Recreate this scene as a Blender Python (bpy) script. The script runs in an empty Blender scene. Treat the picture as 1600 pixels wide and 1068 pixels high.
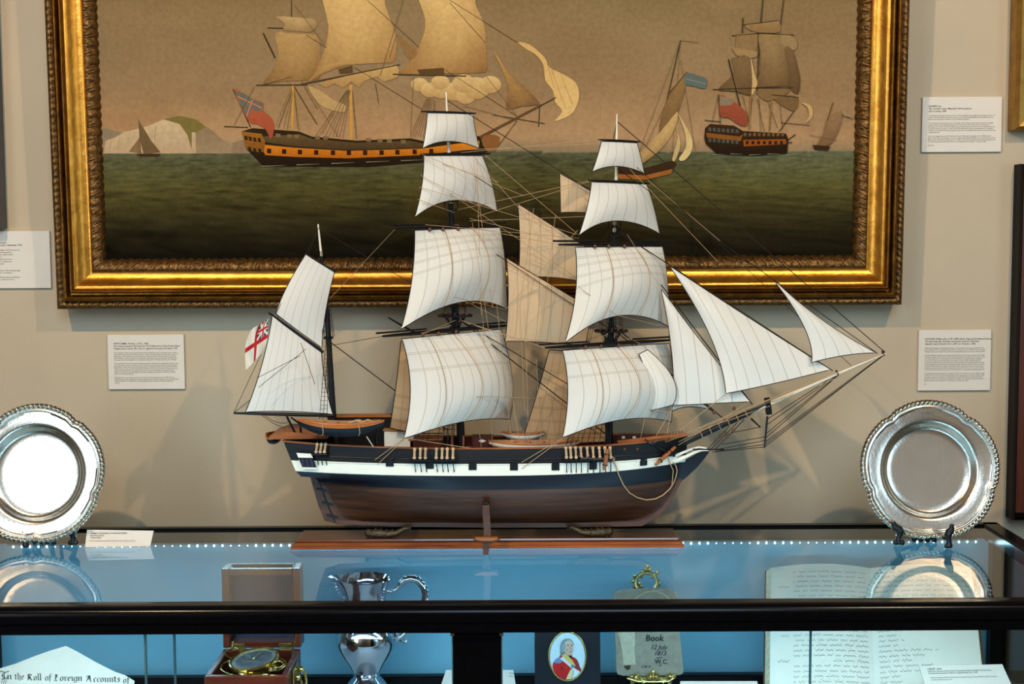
import bpy, math, random
from mathutils import Vector, Matrix, noise
from mathutils.geometry import tessellate_polygon
random.seed(7)
PI = math.pi
scene = bpy.context.scene
COL = scene.collection

# ------------------------------------------------------------------ camera model
F_PX, CX, CY = 2100.0, 800.0, 534.0
PITCH, ROLL = math.radians(4.68), math.radians(0.30)
CAM = Vector((0.0, 0.0, 1.5))
_f = Vector((0, math.cos(PITCH), -math.sin(PITCH)))
_r0 = Vector((1, 0, 0)); _u0 = Vector((0, math.sin(PITCH), math.cos(PITCH)))
_r = _r0 * math.cos(ROLL) - _u0 * math.sin(ROLL)
_u = _u0 * math.cos(ROLL) + _r0 * math.sin(ROLL)

def ray(px, py):
    return _f * F_PX + _r * (px - CX) - _u * (py - CY)
def P(px, py, Y):
    """measured photo point -> world point on the vertical plane y = Y"""
    d = ray(px, py); return CAM + d * (Y / d.y)
def PZ(px, py, z):
    d = ray(px, py); return CAM + d * ((z - CAM.z) / d.z)
def PP(px, py, p0, n):
    d = ray(px, py); return CAM + d * ((Vector(p0) - CAM).dot(n) / d.dot(n))
def project(p):
    d = Vector(p) - CAM
    return (CX + F_PX * d.dot(_r) / d.dot(_f), CY - F_PX * d.dot(_u) / d.dot(_f))

def srgb(r, g, b):
    def f(c):
        c /= 255.0
        return c / 12.92 if c <= 0.04045 else ((c + 0.055) / 1.055) ** 2.4
    return (f(r), f(g), f(b))

# ------------------------------------------------------------------ mesh builder
class MB:
    def __init__(s):
        s.v = []; s.f = []; s.m = []; s.uv = {}; s.c = {}; s.sm = []
    def add(s, verts, faces, mat=0, smooth=False, uvs=None, cols=None):
        o = len(s.v)
        s.v += [Vector(p) for p in verts]
        for f in faces:
            s.f.append([i + o for i in f]); s.m.append(mat); s.sm.append(smooth)
        if uvs:
            for i, q in enumerate(uvs): s.uv[o + i] = q
        if cols:
            for i, q in enumerate(cols): s.c[o + i] = q
        return s
    def box(s, c, size, rot=None, mat=0):
        c = Vector(c); hx, hy, hz = size[0] / 2, size[1] / 2, size[2] / 2
        vs = [Vector((x, y, z)) for x in (-hx, hx) for y in (-hy, hy) for z in (-hz, hz)]
        if rot is not None: vs = [rot @ p for p in vs]
        return s.add([c + p for p in vs], [(0, 1, 3, 2), (4, 6, 7, 5), (0, 4, 5, 1), (2, 3, 7, 6), (0, 2, 6, 4), (1, 5, 7, 3)], mat)
    def box2(s, a, b, mat=0):
        a = Vector(a); b = Vector(b)
        return s.box((a + b) / 2, [abs(b[i] - a[i]) for i in range(3)], None, mat)
    def bbox(s, c, size, bev=0.003, rot=None, mat=0):
        """box with chamfered edges"""
        c = Vector(c); h = [size[i] / 2 for i in range(3)]; b = min(bev, min(h) * 0.9)
        vs = []; idx = {}
        for sx in (-1, 1):
            for sy in (-1, 1):
                for sz in (-1, 1):
                    for ax in range(3):
                        q = [sx * (h[0] - b), sy * (h[1] - b), sz * (h[2] - b)]
                        q[ax] = (sx, sy, sz)[ax] * h[ax]
                        idx[(sx, sy, sz, ax)] = len(vs); p = Vector(q)
                        vs.append(c + (rot @ p if rot is not None else p))
        fs = []
        for ax in range(3):
            o1, o2 = [a for a in range(3) if a != ax]
            for sg in (-1, 1):
                ring = []
                for (a, d) in ((-1, -1), (1, -1), (1, 1), (-1, 1)):
                    k = [0, 0, 0]; k[ax] = sg; k[o1] = a; k[o2] = d
                    ring.append(idx[(k[0], k[1], k[2], ax)])
                fs.append(ring)
        for ax in range(3):
            o1, o2 = [a for a in range(3) if a != ax]
            for a in (-1, 1):
                for d in (-1, 1):
                    k0 = [0, 0, 0]; k0[o1] = a; k0[o2] = d; k1 = list(k0); k0[ax] = -1; k1[ax] = 1
                    fs.append([idx[(*k0, o1)], idx[(*k1, o1)], idx[(*k1, o2)], idx[(*k0, o2)]])
        for sx in (-1, 1):
            for sy in (-1, 1):
                for sz in (-1, 1):
                    fs.append([idx[(sx, sy, sz, a)] for a in range(3)])
        return s.add(vs, fs, mat)
    def tube(s, pts, r, seg=8, mat=0, cap=True, closed=False):
        pts = [Vector(p) for p in pts]; n = len(pts)
        rs = r if isinstance(r, (list, tuple)) else [r] * n
        tang = []
        for i in range(n):
            if closed: t = pts[(i + 1) % n] - pts[i - 1]
            else: t = pts[min(i + 1, n - 1)] - pts[max(i - 1, 0)]
            if t.length < 1e-9: t = Vector((0, 0, 1))
            tang.append(t.normalized())
        t0 = tang[0]; nrm = t0.cross(Vector((0, 0, 1)))
        if nrm.length < 1e-3: nrm = t0.cross(Vector((1, 0, 0)))
        nrm.normalize(); vs = []
        for i in range(n):
            t = tang[i]; nrm = nrm - t * nrm.dot(t)
            if nrm.length < 1e-6: nrm = t.cross(Vector((0.3, 1, 0.2)))
            nrm.normalize(); b = t.cross(nrm)
            for k in range(seg):
                a = 2 * PI * k / seg
                vs.append(pts[i] + (nrm * math.cos(a) + b * math.sin(a)) * rs[i])
        fs = []
        for i in range(n if closed else n - 1):
            j = (i + 1) % n
            for k in range(seg):
                k2 = (k + 1) % seg
                fs.append((i * seg + k, i * seg + k2, j * seg + k2, j * seg + k))
        if cap and not closed:
            fs.append(list(range(seg))[::-1]); fs.append([(n - 1) * seg + k for k in range(seg)])
        return s.add(vs, fs, mat, True)
    def rod(s, a, b, r, r2=None, seg=8, mat=0):
        return s.tube([a, b], [r, r if r2 is None else r2], seg, mat)
    def lathe(s, prof, c=(0, 0, 0), seg=32, rot=None, mat=0, squash=None):
        c = Vector(c); vs = []; n = len(prof)
        for (r, z) in prof:
            for k in range(seg):
                a = 2 * PI * k / seg
                p = Vector((r * math.cos(a), r * math.sin(a), z))
                if squash: p = squash(p, a)
                vs.append(c + (rot @ p if rot is not None else p))
        fs = []
        for i in range(n - 1):
            for k in range(seg):
                k2 = (k + 1) % seg
                fs.append((i * seg + k, i * seg + k2, (i + 1) * seg + k2, (i + 1) * seg + k))
        if prof[0][0] > 1e-6: fs.append([k for k in range(seg)][::-1])
        if prof[-1][0] > 1e-6: fs.append([(n - 1) * seg + k for k in range(seg)])
        return s.add(vs, fs, mat, True)
    def sphere(s, c, r, seg=10, mat=0, sc=(1, 1, 1), rot=None):
        c = Vector(c); vs = []; fs = []; m = max(4, seg // 2)
        for i in range(m + 1):
            t = PI * i / m
            for k in range(seg):
                a = 2 * PI * k / seg
                p = Vector((r * sc[0] * math.sin(t) * math.cos(a), r * sc[1] * math.sin(t) * math.sin(a), r * sc[2] * math.cos(t)))
                vs.append(c + (rot @ p if rot is not None else p))
        for i in range(m):
            for k in range(seg):
                k2 = (k + 1) % seg
                fs.append((i * seg + k, (i + 1) * seg + k, (i + 1) * seg + k2, i * seg + k2))
        return s.add(vs, fs, mat, True)
    def grid(s, fn, nu, nv, mat=0, smooth=True, uvfn=None, colfn=None, flip=False):
        vs = []; uvs = []; cs = []
        for j in range(nv + 1):
            for i in range(nu + 1):
                u, v = i / nu, j / nv
                vs.append(fn(u, v))
                if uvfn: uvs.append(uvfn(u, v))
                if colfn: cs.append(colfn(u, v))
        fs = []
        for j in range(nv):
            for i in range(nu):
                a = j * (nu + 1) + i
                q = (a, a + 1, a + nu + 2, a + nu + 1)
                fs.append(q[::-1] if flip else q)
        return s.add(vs, fs, mat, smooth, uvs or None, cs or None)
    def poly(s, pts, mat=0, cols=None):
        pts = [Vector(p) for p in pts]
        tri = tessellate_polygon([pts])
        return s.add(pts, [list(t) for t in tri], mat, False, None, cols)
    def prism(s, pts, off, mat=0):
        """flat outline pts extruded by the vector off"""
        pts = [Vector(p) for p in pts]; off = Vector(off); n = len(pts)
        tri = [list(t) for t in tessellate_polygon([pts])]
        fs = tri + [[i + n for i in t][::-1] for t in tri]
        for i in range(n):
            j = (i + 1) % n; fs.append((i, j, j + n, i + n))
        return s.add(pts + [p + off for p in pts], fs, mat)
    def text(s, txt, size, o, ux, uy, align='LEFT', bold=0.0, shear=0.0, mat=0, squeeze=1.0):
        tv, tf = text_geo(txt, bold, shear)
        o = Vector(o); ux = Vector(ux).normalized(); uy = Vector(uy).normalized()
        if not tv: return s
        w = max(p[0] for p in tv); dx = {'LEFT': 0, 'CENTER': -w / 2, 'RIGHT': -w}[align]
        return s.add([o + ux * ((p[0] + dx) * size * squeeze) + uy * (p[1] * size) for p in tv], tf, mat)
    def build(s, name, mats, parent=None, sharp=40):
        me = bpy.data.meshes.new(name)
        off = Vector((0, 0, 0)); q = parent
        while q is not None: off += q.location; q = q.parent
        me.from_pydata([p - off for p in s.v], [], s.f)
        for m in (mats if isinstance(mats, (list, tuple)) else [mats]): me.materials.append(m)
        me.polygons.foreach_set('material_index', s.m)
        me.polygons.foreach_set('use_smooth', s.sm)
        if s.uv:
            uvl = me.uv_layers.new(name='UVMap')
            for lp in me.loops: uvl.data[lp.index].uv = s.uv.get(lp.vertex_index, (0, 0))
        if s.c:
            ca = me.color_attributes.new('Col', 'FLOAT_COLOR', 'POINT')
            for i in range(len(s.v)):
                c = s.c.get(i, (1, 1, 1)); ca.data[i].color = (c[0], c[1], c[2], 1)
        me.update()
        if any(s.sm):
            try: me.set_sharp_from_angle(angle=math.radians(sharp))
            except Exception: pass
        o = bpy.data.objects.new(name, me); COL.objects.link(o)
        if parent is not None: o.parent = parent
        return o

_txt = {}
def text_geo(txt, bold=0.0, shear=0.0):
    key = (txt, bold, shear)
    if key in _txt: return _txt[key]
    cu = bpy.data.curves.new('lettering', 'FONT'); cu.body = txt; cu.size = 1.0
    cu.resolution_u = 2; cu.offset = bold; cu.shear = shear; cu.fill_mode = 'FRONT'
    ob = bpy.data.objects.new('lettering', cu); COL.objects.link(ob)
    dg = bpy.context.evaluated_depsgraph_get()
    me = ob.evaluated_get(dg).to_mesh()
    tv = [(v.co.x, v.co.y) for v in me.vertices]; tf = [list(p.vertices) for p in me.polygons]
    ob.evaluated_get(dg).to_mesh_clear()
    bpy.data.objects.remove(ob); bpy.data.curves.remove(cu)
    _txt[key] = (tv, tf); return _txt[key]

def thing(name, label, cat, loc=(0, 0, 0), group=None):
    o = bpy.data.objects.new(name, None); COL.objects.link(o)
    o.location = Vector(loc); o.empty_display_size = 0.05
    return tag(o, label, cat, group)
def tag(o, label, cat, group=None):
    o['label'] = label; o['category'] = cat
    if group: o['group'] = group
    return o
def structure(o):
    o['kind'] = 'structure'; return o
def copy_tree(o, parent=None):
    c = o.copy(); COL.objects.link(c); c.parent = parent
    for ch in list(o.children): copy_tree(ch, c)
    return c

# ------------------------------------------------------------------ materials
def mat(name, col, rough=0.5, metal=0.0, vary=0.12, scale=40, bump=0.0, bscale=None, stretch=None, spec=0.5,
        col2=None, emit=None, estr=0.0, attr=False, coat=0.0):
    m = bpy.data.materials.new(name); m.use_nodes = True
    nt = m.node_tree; N = nt.nodes; L = nt.links
    b = N['Principled BSDF']
    b.inputs['Roughness'].default_value = rough; b.inputs['Metallic'].default_value = metal
    b.inputs['Specular IOR Level'].default_value = spec
    b.inputs['Coat Weight'].default_value = coat
    tc = N.new('ShaderNodeTexCoord'); mp = N.new('ShaderNodeMapping')
    L.new(tc.outputs['Object'], mp.inputs['Vector'])
    if stretch: mp.inputs['Scale'].default_value = stretch
    no = N.new('ShaderNodeTexNoise'); no.inputs['Scale'].default_value = scale
    no.inputs['Detail'].default_value = 6; no.inputs['Roughness'].default_value = 0.6
    L.new(mp.outputs['Vector'], no.inputs['Vector'])
    mix = N.new('ShaderNodeMix'); mix.data_type = 'RGBA'
    rmp = N.new('ShaderNodeMapRange'); rmp.inputs['From Min'].default_value = 0.3; rmp.inputs['From Max'].default_value = 0.7
    L.new(no.outputs['Fac'], rmp.inputs['Value']); L.new(rmp.outputs['Result'], mix.inputs['Factor'])
    if attr:
        at = N.new('ShaderNodeVertexColor'); at.layer_name = 'Col'
        mul = N.new('ShaderNodeMix'); mul.data_type = 'RGBA'; mul.blend_type = 'MULTIPLY'; mul.inputs['Factor'].default_value = 1
        mix.inputs[6].default_value = (1 - vary, 1 - vary, 1 - vary, 1); mix.inputs[7].default_value = (1 + vary, 1 + vary, 1 + vary, 1)
        L.new(at.outputs['Color'], mul.inputs[6]); L.new(mix.outputs[2], mul.inputs[7]); L.new(mul.outputs[2], b.inputs['Base Color'])
    else:
        c2 = col2 if col2 else tuple(min(1, c * (1 + vary)) for c in col)
        c1 = col if col2 else tuple(c * (1 - vary) for c in col)
        mix.inputs[6].default_value = (*c1, 1); mix.inputs[7].default_value = (*c2, 1)
        L.new(mix.outputs[2], b.inputs['Base Color'])
    if bump > 0:
        bn = N.new('ShaderNodeTexNoise'); bn.inputs['Scale'].default_value = bscale or scale * 4
        bn.inputs['Detail'].default_value = 4
        L.new(mp.outputs['Vector'], bn.inputs['Vector'])
        bp = N.new('ShaderNodeBump'); bp.inputs['Strength'].default_value = bump; bp.inputs['Distance'].default_value = 0.002
        L.new(bn.outputs['Fac'], bp.inputs['Height']); L.new(bp.outputs['Normal'], b.inputs['Normal'])
    if emit:
        b.inputs['Emission Color'].default_value = (*emit, 1); b.inputs['Emission Strength'].default_value = estr
    return m

def glass_mat(name, tint=(0.93, 0.97, 0.98), ior=1.5, k=1.0, rough=0.0):
    m = bpy.data.materials.new(name); m.use_nodes = True
    nt = m.node_tree; N = nt.nodes; L = nt.links
    N.remove(N['Principled BSDF'])
    tr = N.new('ShaderNodeBsdfTransparent'); gl = N.new('ShaderNodeBsdfGlossy')
    no = N.new('ShaderNodeTexNoise'); no.inputs['Scale'].default_value = 3
    mr = N.new('ShaderNodeMapRange'); mr.inputs['To Min'].default_value = rough; mr.inputs['To Max'].default_value = rough + 0.004
    L.new(no.outputs['Fac'], mr.inputs['Value']); L.new(mr.outputs['Result'], gl.inputs['Roughness'])
    tr.inputs['Color'].default_value = (*tint, 1); gl.inputs['Color'].default_value = (0.95, 0.98, 1, 1)
    fr = N.new('ShaderNodeFresnel'); fr.inputs['IOR'].default_value = ior
    mu = N.new('ShaderNodeMath'); mu.operation = 'MULTIPLY'; mu.inputs[1].default_value = k; mu.use_clamp = True
    mx = N.new('ShaderNodeMixShader')
    L.new(fr.outputs['Fac'], mu.inputs[0]); L.new(mu.outputs[0], mx.inputs['Fac'])
    L.new(tr.outputs[0], mx.inputs[1]); L.new(gl.outputs[0], mx.inputs[2])
    L.new(mx.outputs[0], N['Material Output'].inputs['Surface'])
    return m

def cloth_mat(name, col, seam=0.72, reefs=(), trans=0.25):
    """sail cloth: seams where u crosses an integer, reef bands at given v"""
    m = bpy.data.materials.new(name); m.use_nodes = True
    nt = m.node_tree; N = nt.nodes; L = nt.links
    b = N['Principled BSDF']; b.inputs['Roughness'].default_value = 0.85; b.inputs['Specular IOR Level'].default_value = 0.1
    uv = N.new('ShaderNodeUVMap'); uv.uv_map = 'UVMap'
    sx = N.new('ShaderNodeSeparateXYZ'); L.new(uv.outputs['UV'], sx.inputs[0])
    def M(op, a, c=None):
        n = N.new('ShaderNodeMath'); n.operation = op
        for i, q in enumerate((a, c)):
            if q is None: continue
            if isinstance(q, (int, float)): n.inputs[i].default_value = q
            else: L.new(q, n.inputs[i])
        return n.outputs[0]
    fr = M('FRACT', sx.outputs['X'])
    tri = M('ABSOLUTE', M('SUBTRACT', fr, 0.5))
    line = M('GREATER_THAN', tri, 0.47)
    for r in reefs:
        dd = M('ABSOLUTE', M('SUBTRACT', sx.outputs['Y'], r))
        e = M('MULTIPLY', M('LESS_THAN', M('ABSOLUTE', M('SUBTRACT', dd, 0.009)), 0.0035), 0.9)
        line = M('MAXIMUM', line, e)
        # short reef points hanging below the band
        f2 = M('ABSOLUTE', M('SUBTRACT', M('FRACT', M('MULTIPLY', sx.outputs['X'], 2.0)), 0.27))
        below = M('MULTIPLY', M('GREATER_THAN', M('SUBTRACT', sx.outputs['Y'], r), 0), M('LESS_THAN', M('SUBTRACT', sx.outputs['Y'], r), 0.07))
        line = M('MAXIMUM', line, M('MULTIPLY', M('MULTIPLY', M('LESS_THAN', f2, 0.022), below), 0.45))
    tc = N.new('ShaderNodeTexCoord')
    no = N.new('ShaderNodeTexNoise'); no.inputs['Scale'].default_value = 14; no.inputs['Detail'].default_value = 5
    L.new(tc.outputs['Object'], no.inputs['Vector'])
    mx = N.new('ShaderNodeMix'); mx.data_type = 'RGBA'
    mx.inputs[6].default_value = (*[c * 0.93 for c in col], 1); mx.inputs[7].default_value = (*[min(1, c * 1.05) for c in col], 1)
    L.new(no.outputs['Fac'], mx.inputs['Factor'])
    ml = N.new('ShaderNodeMix'); ml.data_type = 'RGBA'
    L.new(M('MULTIPLY', line, 0.8), ml.inputs['Factor']); L.new(mx.outputs[2], ml.inputs[6])
    ml.inputs[7].default_value = (*[c * seam * 0.8 for c in (col[0], col[1] * 0.95, col[2] * 0.85)], 1)
    L.new(ml.outputs[2], b.inputs['Base Color'])
    wv = N.new('ShaderNodeTexNoise'); wv.inputs['Scale'].default_value = 700
    L.new(tc.outputs['Object'], wv.inputs['Vector'])
    bp = N.new('ShaderNodeBump'); bp.inputs['Strength'].default_value = 0.15; bp.inputs['Distance'].default_value = 0.001
    L.new(wv.outputs['Fac'], bp.inputs['Height']); L.new(bp.outputs['Normal'], b.inputs['Normal'])
    t = N.new('ShaderNodeBsdfTranslucent'); L.new(ml.outputs[2], t.inputs['Color'])
    ms = N.new('ShaderNodeMixShader'); ms.inputs['Fac'].default_value = trans
    L.new(b.outputs[0], ms.inputs[1]); L.new(t.outputs[0], ms.inputs[2])
    L.new(ms.outputs[0], N['Material Output'].inputs['Surface'])
    return m

M = {}
M['wall'] = mat('wall_paint', srgb(184, 168, 144), 0.9, 0, 0.03, 6, 0.15, 180)
M['floor'] = mat('floor_boards', srgb(96, 72, 52), 0.5, 0, 0.25, 5, 0.1, stretch=(1, 12, 1))
M['plaque'] = mat('plaque_board', srgb(212, 203, 190), 0.75, 0, 0.02, 60)
M['plaque_edge'] = mat('plaque_edge', srgb(60, 58, 56), 0.7, 0, 0.1, 60)
M['ink'] = mat('printed_ink', srgb(38, 34, 32), 0.8, 0, 0.1, 300)
M['ink_soft'] = mat('faded_ink', srgb(92, 82, 74), 0.8, 0, 0.15, 300)
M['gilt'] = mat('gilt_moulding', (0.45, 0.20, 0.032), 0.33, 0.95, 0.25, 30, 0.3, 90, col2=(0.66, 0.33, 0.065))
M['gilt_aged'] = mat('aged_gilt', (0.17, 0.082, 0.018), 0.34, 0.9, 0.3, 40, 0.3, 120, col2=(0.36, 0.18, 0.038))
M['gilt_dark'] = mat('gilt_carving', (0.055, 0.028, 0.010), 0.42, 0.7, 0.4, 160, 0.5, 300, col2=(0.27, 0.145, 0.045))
M['black'] = mat('black_enamel', (0.004, 0.004, 0.005), 0.2, 0, 0.2, 80, spec=0.18)
M['case_glass'] = glass_mat('case_top_glass', (0.90, 0.965, 0.985), 1.5, 1.45)
M['front_glass'] = glass_mat('case_front_glass', (0.94, 0.98, 0.99), 1.45, 0.9)
M['panel'] = mat('case_panel_blue', (0.24, 0.49, 0.61), 0.6, 0, 0.05, 5)
M['silver'] = mat('silver_plate', (0.66, 0.60, 0.51), 0.17, 1.0, 0.04, 20, 0.12, 220)
M['silver_worn'] = mat('worn_silver', (0.66, 0.605, 0.52), 0.25, 1.0, 0.06, 30, 0.10, 260)
M['pewter'] = mat('polished_silver_jug', (0.52, 0.51, 0.53), 0.08, 1.0, 0.05, 15)
M['brass'] = mat('brass', (0.62, 0.47, 0.17), 0.27, 1.0, 0.2, 80)
M['brass_old'] = mat('aged_brass', (0.36, 0.28, 0.11), 0.36, 1.0, 0.35, 120, 0.3, 300)
# ================================================================== room shell
WALL_Y = 2.62
structure(MB().box2((-3.2, WALL_Y, 0), (3.2, WALL_Y + 0.1, 3.2)).build('wall_back', M['wall']))
structure(MB().box2((-3.3, -3.0, 0), (-3.2, WALL_Y + 0.1, 3.2)).build('wall_left', M['wall']))
structure(MB().box2((3.2, -3.0, 0), (3.3, WALL_Y + 0.1, 3.2)).build('wall_right', M['wall']))
structure(MB().box2((-3.3, -3.1, 0), (3.3, -3.0, 3.2)).build('wall_front', M['wall']))
structure(MB().box2((-3.3, -3.0, -0.1), (3.3, WALL_Y + 0.1, 0)).build('floor', M['floor']))

# ================================================================== big gilt framed painting
TILT = math.radians(1.6)
pn = Vector((0, -math.cos(TILT), -math.sin(TILT)))         # faces the room, leaning forward at the top
pv = Vector((0, -math.sin(TILT), math.cos(TILT)))          # up along the picture
ph = Vector((1, 0, 0))
FR0 = Vector((0, 2.535, P(800, 481, 2.535).z))             # front of the frame, bottom edge
xl = PP(82, 485, FR0, pn).x; xr = PP(1415.5, 478, FR0, pn).x
FW = 0.0948                                                # moulding width
H_FRAME = 1.15
frame_root = thing('framed_painting', 'large marine oil painting of sailing ships in a wide gilt frame', 'painting', (0, 2.6, FR0.z))
# profile: (distance in from the outer edge, height above the back plane)
D0 = 0.058
back0 = FR0 - pn * D0
def FPt(x, v, h):                                          # x world, v up the picture, h towards the room
    return Vector((x, 0, 0)) + Vector((0, back0.y, back0.z)) + pv * v + pn * h
def frame_ring(prof, per_len, disp=None):
    """sweep a moulding profile round the rectangle with mitred corners"""
    mb = MB(); W = xr - xl
    for side in range(4):
        Ls = W if side % 2 == 0 else H_FRAME
        n = max(2, int(Ls / per_len)); pts = []
        for (t, h) in prof:
            for i in range(n + 1):
                a = i / n; q = t + a * (Ls - 2 * t)
                tt, hh = (t, h)
                if disp: tt, hh = disp(t, h, q)
                q = min(max(q, tt), Ls - tt)
                if side == 0: p = FPt(xl + q, tt, hh)
                elif side == 1: p = FPt(xr - tt, q, hh)
                elif side == 2: p = FPt(xr - q, H_FRAME - tt, hh)
                else: p = FPt(xl + tt, H_FRAME - q, hh)
                pts.append(p)
        fs = []
        for j in range(len(prof) - 1):
            for i in range(n):
                a = j * (n + 1) + i
                fs.append((a, a + n + 1, a + n + 2, a + 1))
        mb.add(pts, [f[::-1] for f in fs], 0, True)
    return mb
def carve_out(t, h, q):
    w = math.sin(PI * min(1, max(0, (t - 0.001) / 0.013)))
    return t, h + w * 0.0028 * (math.sin(q * 2 * PI / 0.0125 + 5 * math.sin(7 * t / 0.013)) * 0.6 + 0.9 * noise.noise(Vector((q * 260, t * 420, 3))))
def carve_in(t, h, q):
    k = (t - 0.0715) / 0.0225; k = min(1, max(0, k))
    lobe = abs(math.sin(q * PI / 0.0165))
    sc = 0.0026 * (lobe - 0.5) * k
    rib = math.sin(q * 2 * PI / 0.0055 + 9 * k * (1 if math.sin(q * PI / 0.0165) > 0 else -1))
    nz = noise.noise(Vector((q * 300, t * 300, 1.3)))
    return t + sc, h + (0.0020 * lobe + 0.0009 * rib + 0.0022 * nz) * math.sin(PI * min(1, k + 0.12))
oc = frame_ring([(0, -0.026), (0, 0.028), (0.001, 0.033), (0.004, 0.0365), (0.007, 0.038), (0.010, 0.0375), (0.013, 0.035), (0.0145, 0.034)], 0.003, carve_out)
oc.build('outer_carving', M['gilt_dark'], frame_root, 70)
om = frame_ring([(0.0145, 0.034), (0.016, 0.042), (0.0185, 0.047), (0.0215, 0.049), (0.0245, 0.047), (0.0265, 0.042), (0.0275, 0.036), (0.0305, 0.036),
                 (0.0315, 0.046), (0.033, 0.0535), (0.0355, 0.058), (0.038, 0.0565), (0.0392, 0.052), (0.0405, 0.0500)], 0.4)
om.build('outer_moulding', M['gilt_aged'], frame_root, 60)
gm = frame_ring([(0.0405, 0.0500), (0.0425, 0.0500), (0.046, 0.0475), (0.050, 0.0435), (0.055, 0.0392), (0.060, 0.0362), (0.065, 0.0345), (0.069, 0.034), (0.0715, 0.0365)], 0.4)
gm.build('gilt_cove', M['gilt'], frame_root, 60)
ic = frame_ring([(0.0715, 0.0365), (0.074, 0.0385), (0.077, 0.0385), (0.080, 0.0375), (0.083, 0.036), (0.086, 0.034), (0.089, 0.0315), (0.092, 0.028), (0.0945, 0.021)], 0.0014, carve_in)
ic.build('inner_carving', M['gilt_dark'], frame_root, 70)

# ---- the painted canvas: colour laid on as thin layers of paint
CH = 0.0205
CP0 = FPt(0, 0, CH)
def cv(px, py, lay=0):
    return PP(px, py, CP0 + pn * (lay * 0.000015), pn)
cz0 = FPt(0, FW - 0.006, CH); 
can = MB()
cxl, cxr = xl + FW - 0.006, xr - FW + 0.006
vb, vt = FW - 0.006, H_FRAME - FW + 0.006
HOR = 237.0
def lerp3(a, b, t): return tuple(a[i] + (b[i] - a[i]) * t for i in range(3))
def ramp(stops, t):
    for i in range(len(stops) - 1):
        if t <= stops[i + 1][0]:
            a, b = stops[i], stops[i + 1]
            k = (t - a[0]) / (b[0] - a[0]) if b[0] > a[0] else 0
            return lerp3(a[1], b[1], max(0, min(1, k)))
    return stops[-1][1]
S_SKY = [(-400, srgb(122, 102, 70)), (0, srgb(134, 112, 78)), (90, srgb(142, 118, 86)), (150, srgb(150, 122, 88)), (215, srgb(168, 134, 98)), (234, srgb(146, 124, 94))]
S_SEA = [(236, srgb(84, 84, 64)), (250, srgb(80, 78, 54)), (290, srgb(78, 72, 40)), (330, srgb(60, 53, 29)), (370, srgb(38, 33, 19)), (410, srgb(20, 17, 11))]
def canvas_col(u, v):
    p = FPt(cxl + (cxr - cxl) * u, vb + (vt - vb) * v, CH)
    px, py = project(p)
    n1 = noise.noise(Vector((px / 160, py / 60, 1.7))); n2 = noise.noise(Vector((px / 45, py / 22, 4.1)))
    if py < HOR:
        c = ramp(S_SKY, py)
        k = 1 + 0.10 * n1 + 0.035 * n2
        warm = 0.06 * noise.noise(Vector((px / 230, py / 80, 9.3)))
        k *= 1.0 - 0.16 * max(0, (300 - px) / 300) - 0.06 * max(0, (px - 1100) / 300)
        return (c[0] * (k + warm), c[1] * k, c[2] * (k - warm))
    c = ramp(S_SEA, py)
    sc = 0.35 + (py - HOR) / 120.0
    w = noise.noise(Vector((px / (46 * sc), py / (9 * sc), 2.2))) + 0.6 * noise.noise(Vector((px / (19 * sc), py / (6 * sc), 7.2)))
    rd = 1 - abs(noise.noise(Vector((px / (58 * sc), py / (13 * sc) + px / 300, 5.5)))) * 2.2
    rd2 = 1 - abs(noise.noise(Vector((px / (24 * sc), py / (7 * sc), 8.5)))) * 2.2
    k = 1 + 0.40 * w + 0.25 * n1 + 0.30 * rd + 0.18 * rd2
    g = max(0, 1 - abs(px - 1180) / 330) * max(0, 1 - abs(py - 265) / 60) * 0.35
    return (c[0] * (k + g * 0.7), c[1] * (k + g), c[2] * (k + g * 1.1))
can.grid(lambda u, v: FPt(cxl + (cxr - cxl) * u, vb + (vt - vb) * v, CH), 420, 300, 0, True, None, canvas_col)

LAY = [1]
def paint(pts, col, tr=None, col2=None, layer=True):
    """one stroke of paint: outline in measured points, optional vertical colour gradient"""
    if layer: LAY[0] += 1
    q = [tr(*p) if tr else p for p in pts]
    y0 = min(p[1] for p in q); y1 = max(p[1] for p in q)
    cols = []
    for p in q:
        t = (p[1] - y0) / max(1e-6, y1 - y0)
        c = lerp3(col, col2, t) if col2 else col
        cols.append(c)
    can.poly([cv(p[0], p[1], LAY[0]) for p in q], 0, cols)
def smooth(pts, n=4):
    """Catmull-Rom through a closed outline"""
    out = []; m = len(pts)
    for i in range(m):
        p0, p1, p2, p3 = [Vector((*pts[(i + k) % m], 0)) for k in (-1, 0, 1, 2)]
        for k in range(n):
            t = k / n
            q = 0.5 * ((2 * p1) + (p2 - p0) * t + (2 * p0 - 5 * p1 + 4 * p2 - p3) * t * t + (3 * p1 - p0 - 3 * p2 + p3) * t ** 3)
            out.append((q.x, q.y))
    return out
def stroke(a, b, w, col, tr=None, w2=None):
    if tr: a = tr(*a); b = tr(*b)
    d = Vector((b[0] - a[0], b[1] - a[1])); L = d.length or 1; n = Vector((-d.y, d.x)) / L
    w2 = (w if w2 is None else w2) * 0.62; w = w * 0.62
    paint([(a[0] + n.x * w / 2, a[1] + n.y * w / 2), (b[0] + n.x * w2 / 2, b[1] + n.y * w2 / 2), (b[0] - n.x * w2 / 2, b[1] - n.y * w2 / 2), (a[0] - n.x * w / 2, a[1] - n.y * w / 2)], col)
def zoomtr(x0, y0, s): return lambda x, y: (x0 + x / s, y0 + y / s)
A = zoomtr(340, 0, 2.7586); B = zoomtr(0, 0, 2.136); C_ = zoomtr(980, 0, 2.1355); D = zoomtr(1060, 0, 3.813)
dk = srgb(58, 44, 28); dk2 = srgb(84, 66, 44); och = srgb(186, 120, 38); tan_ = srgb(206, 170, 108); tan2 = srgb(170, 130, 78); tan3 = srgb(140, 108, 68)
pale = srgb(206, 178, 128)
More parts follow.
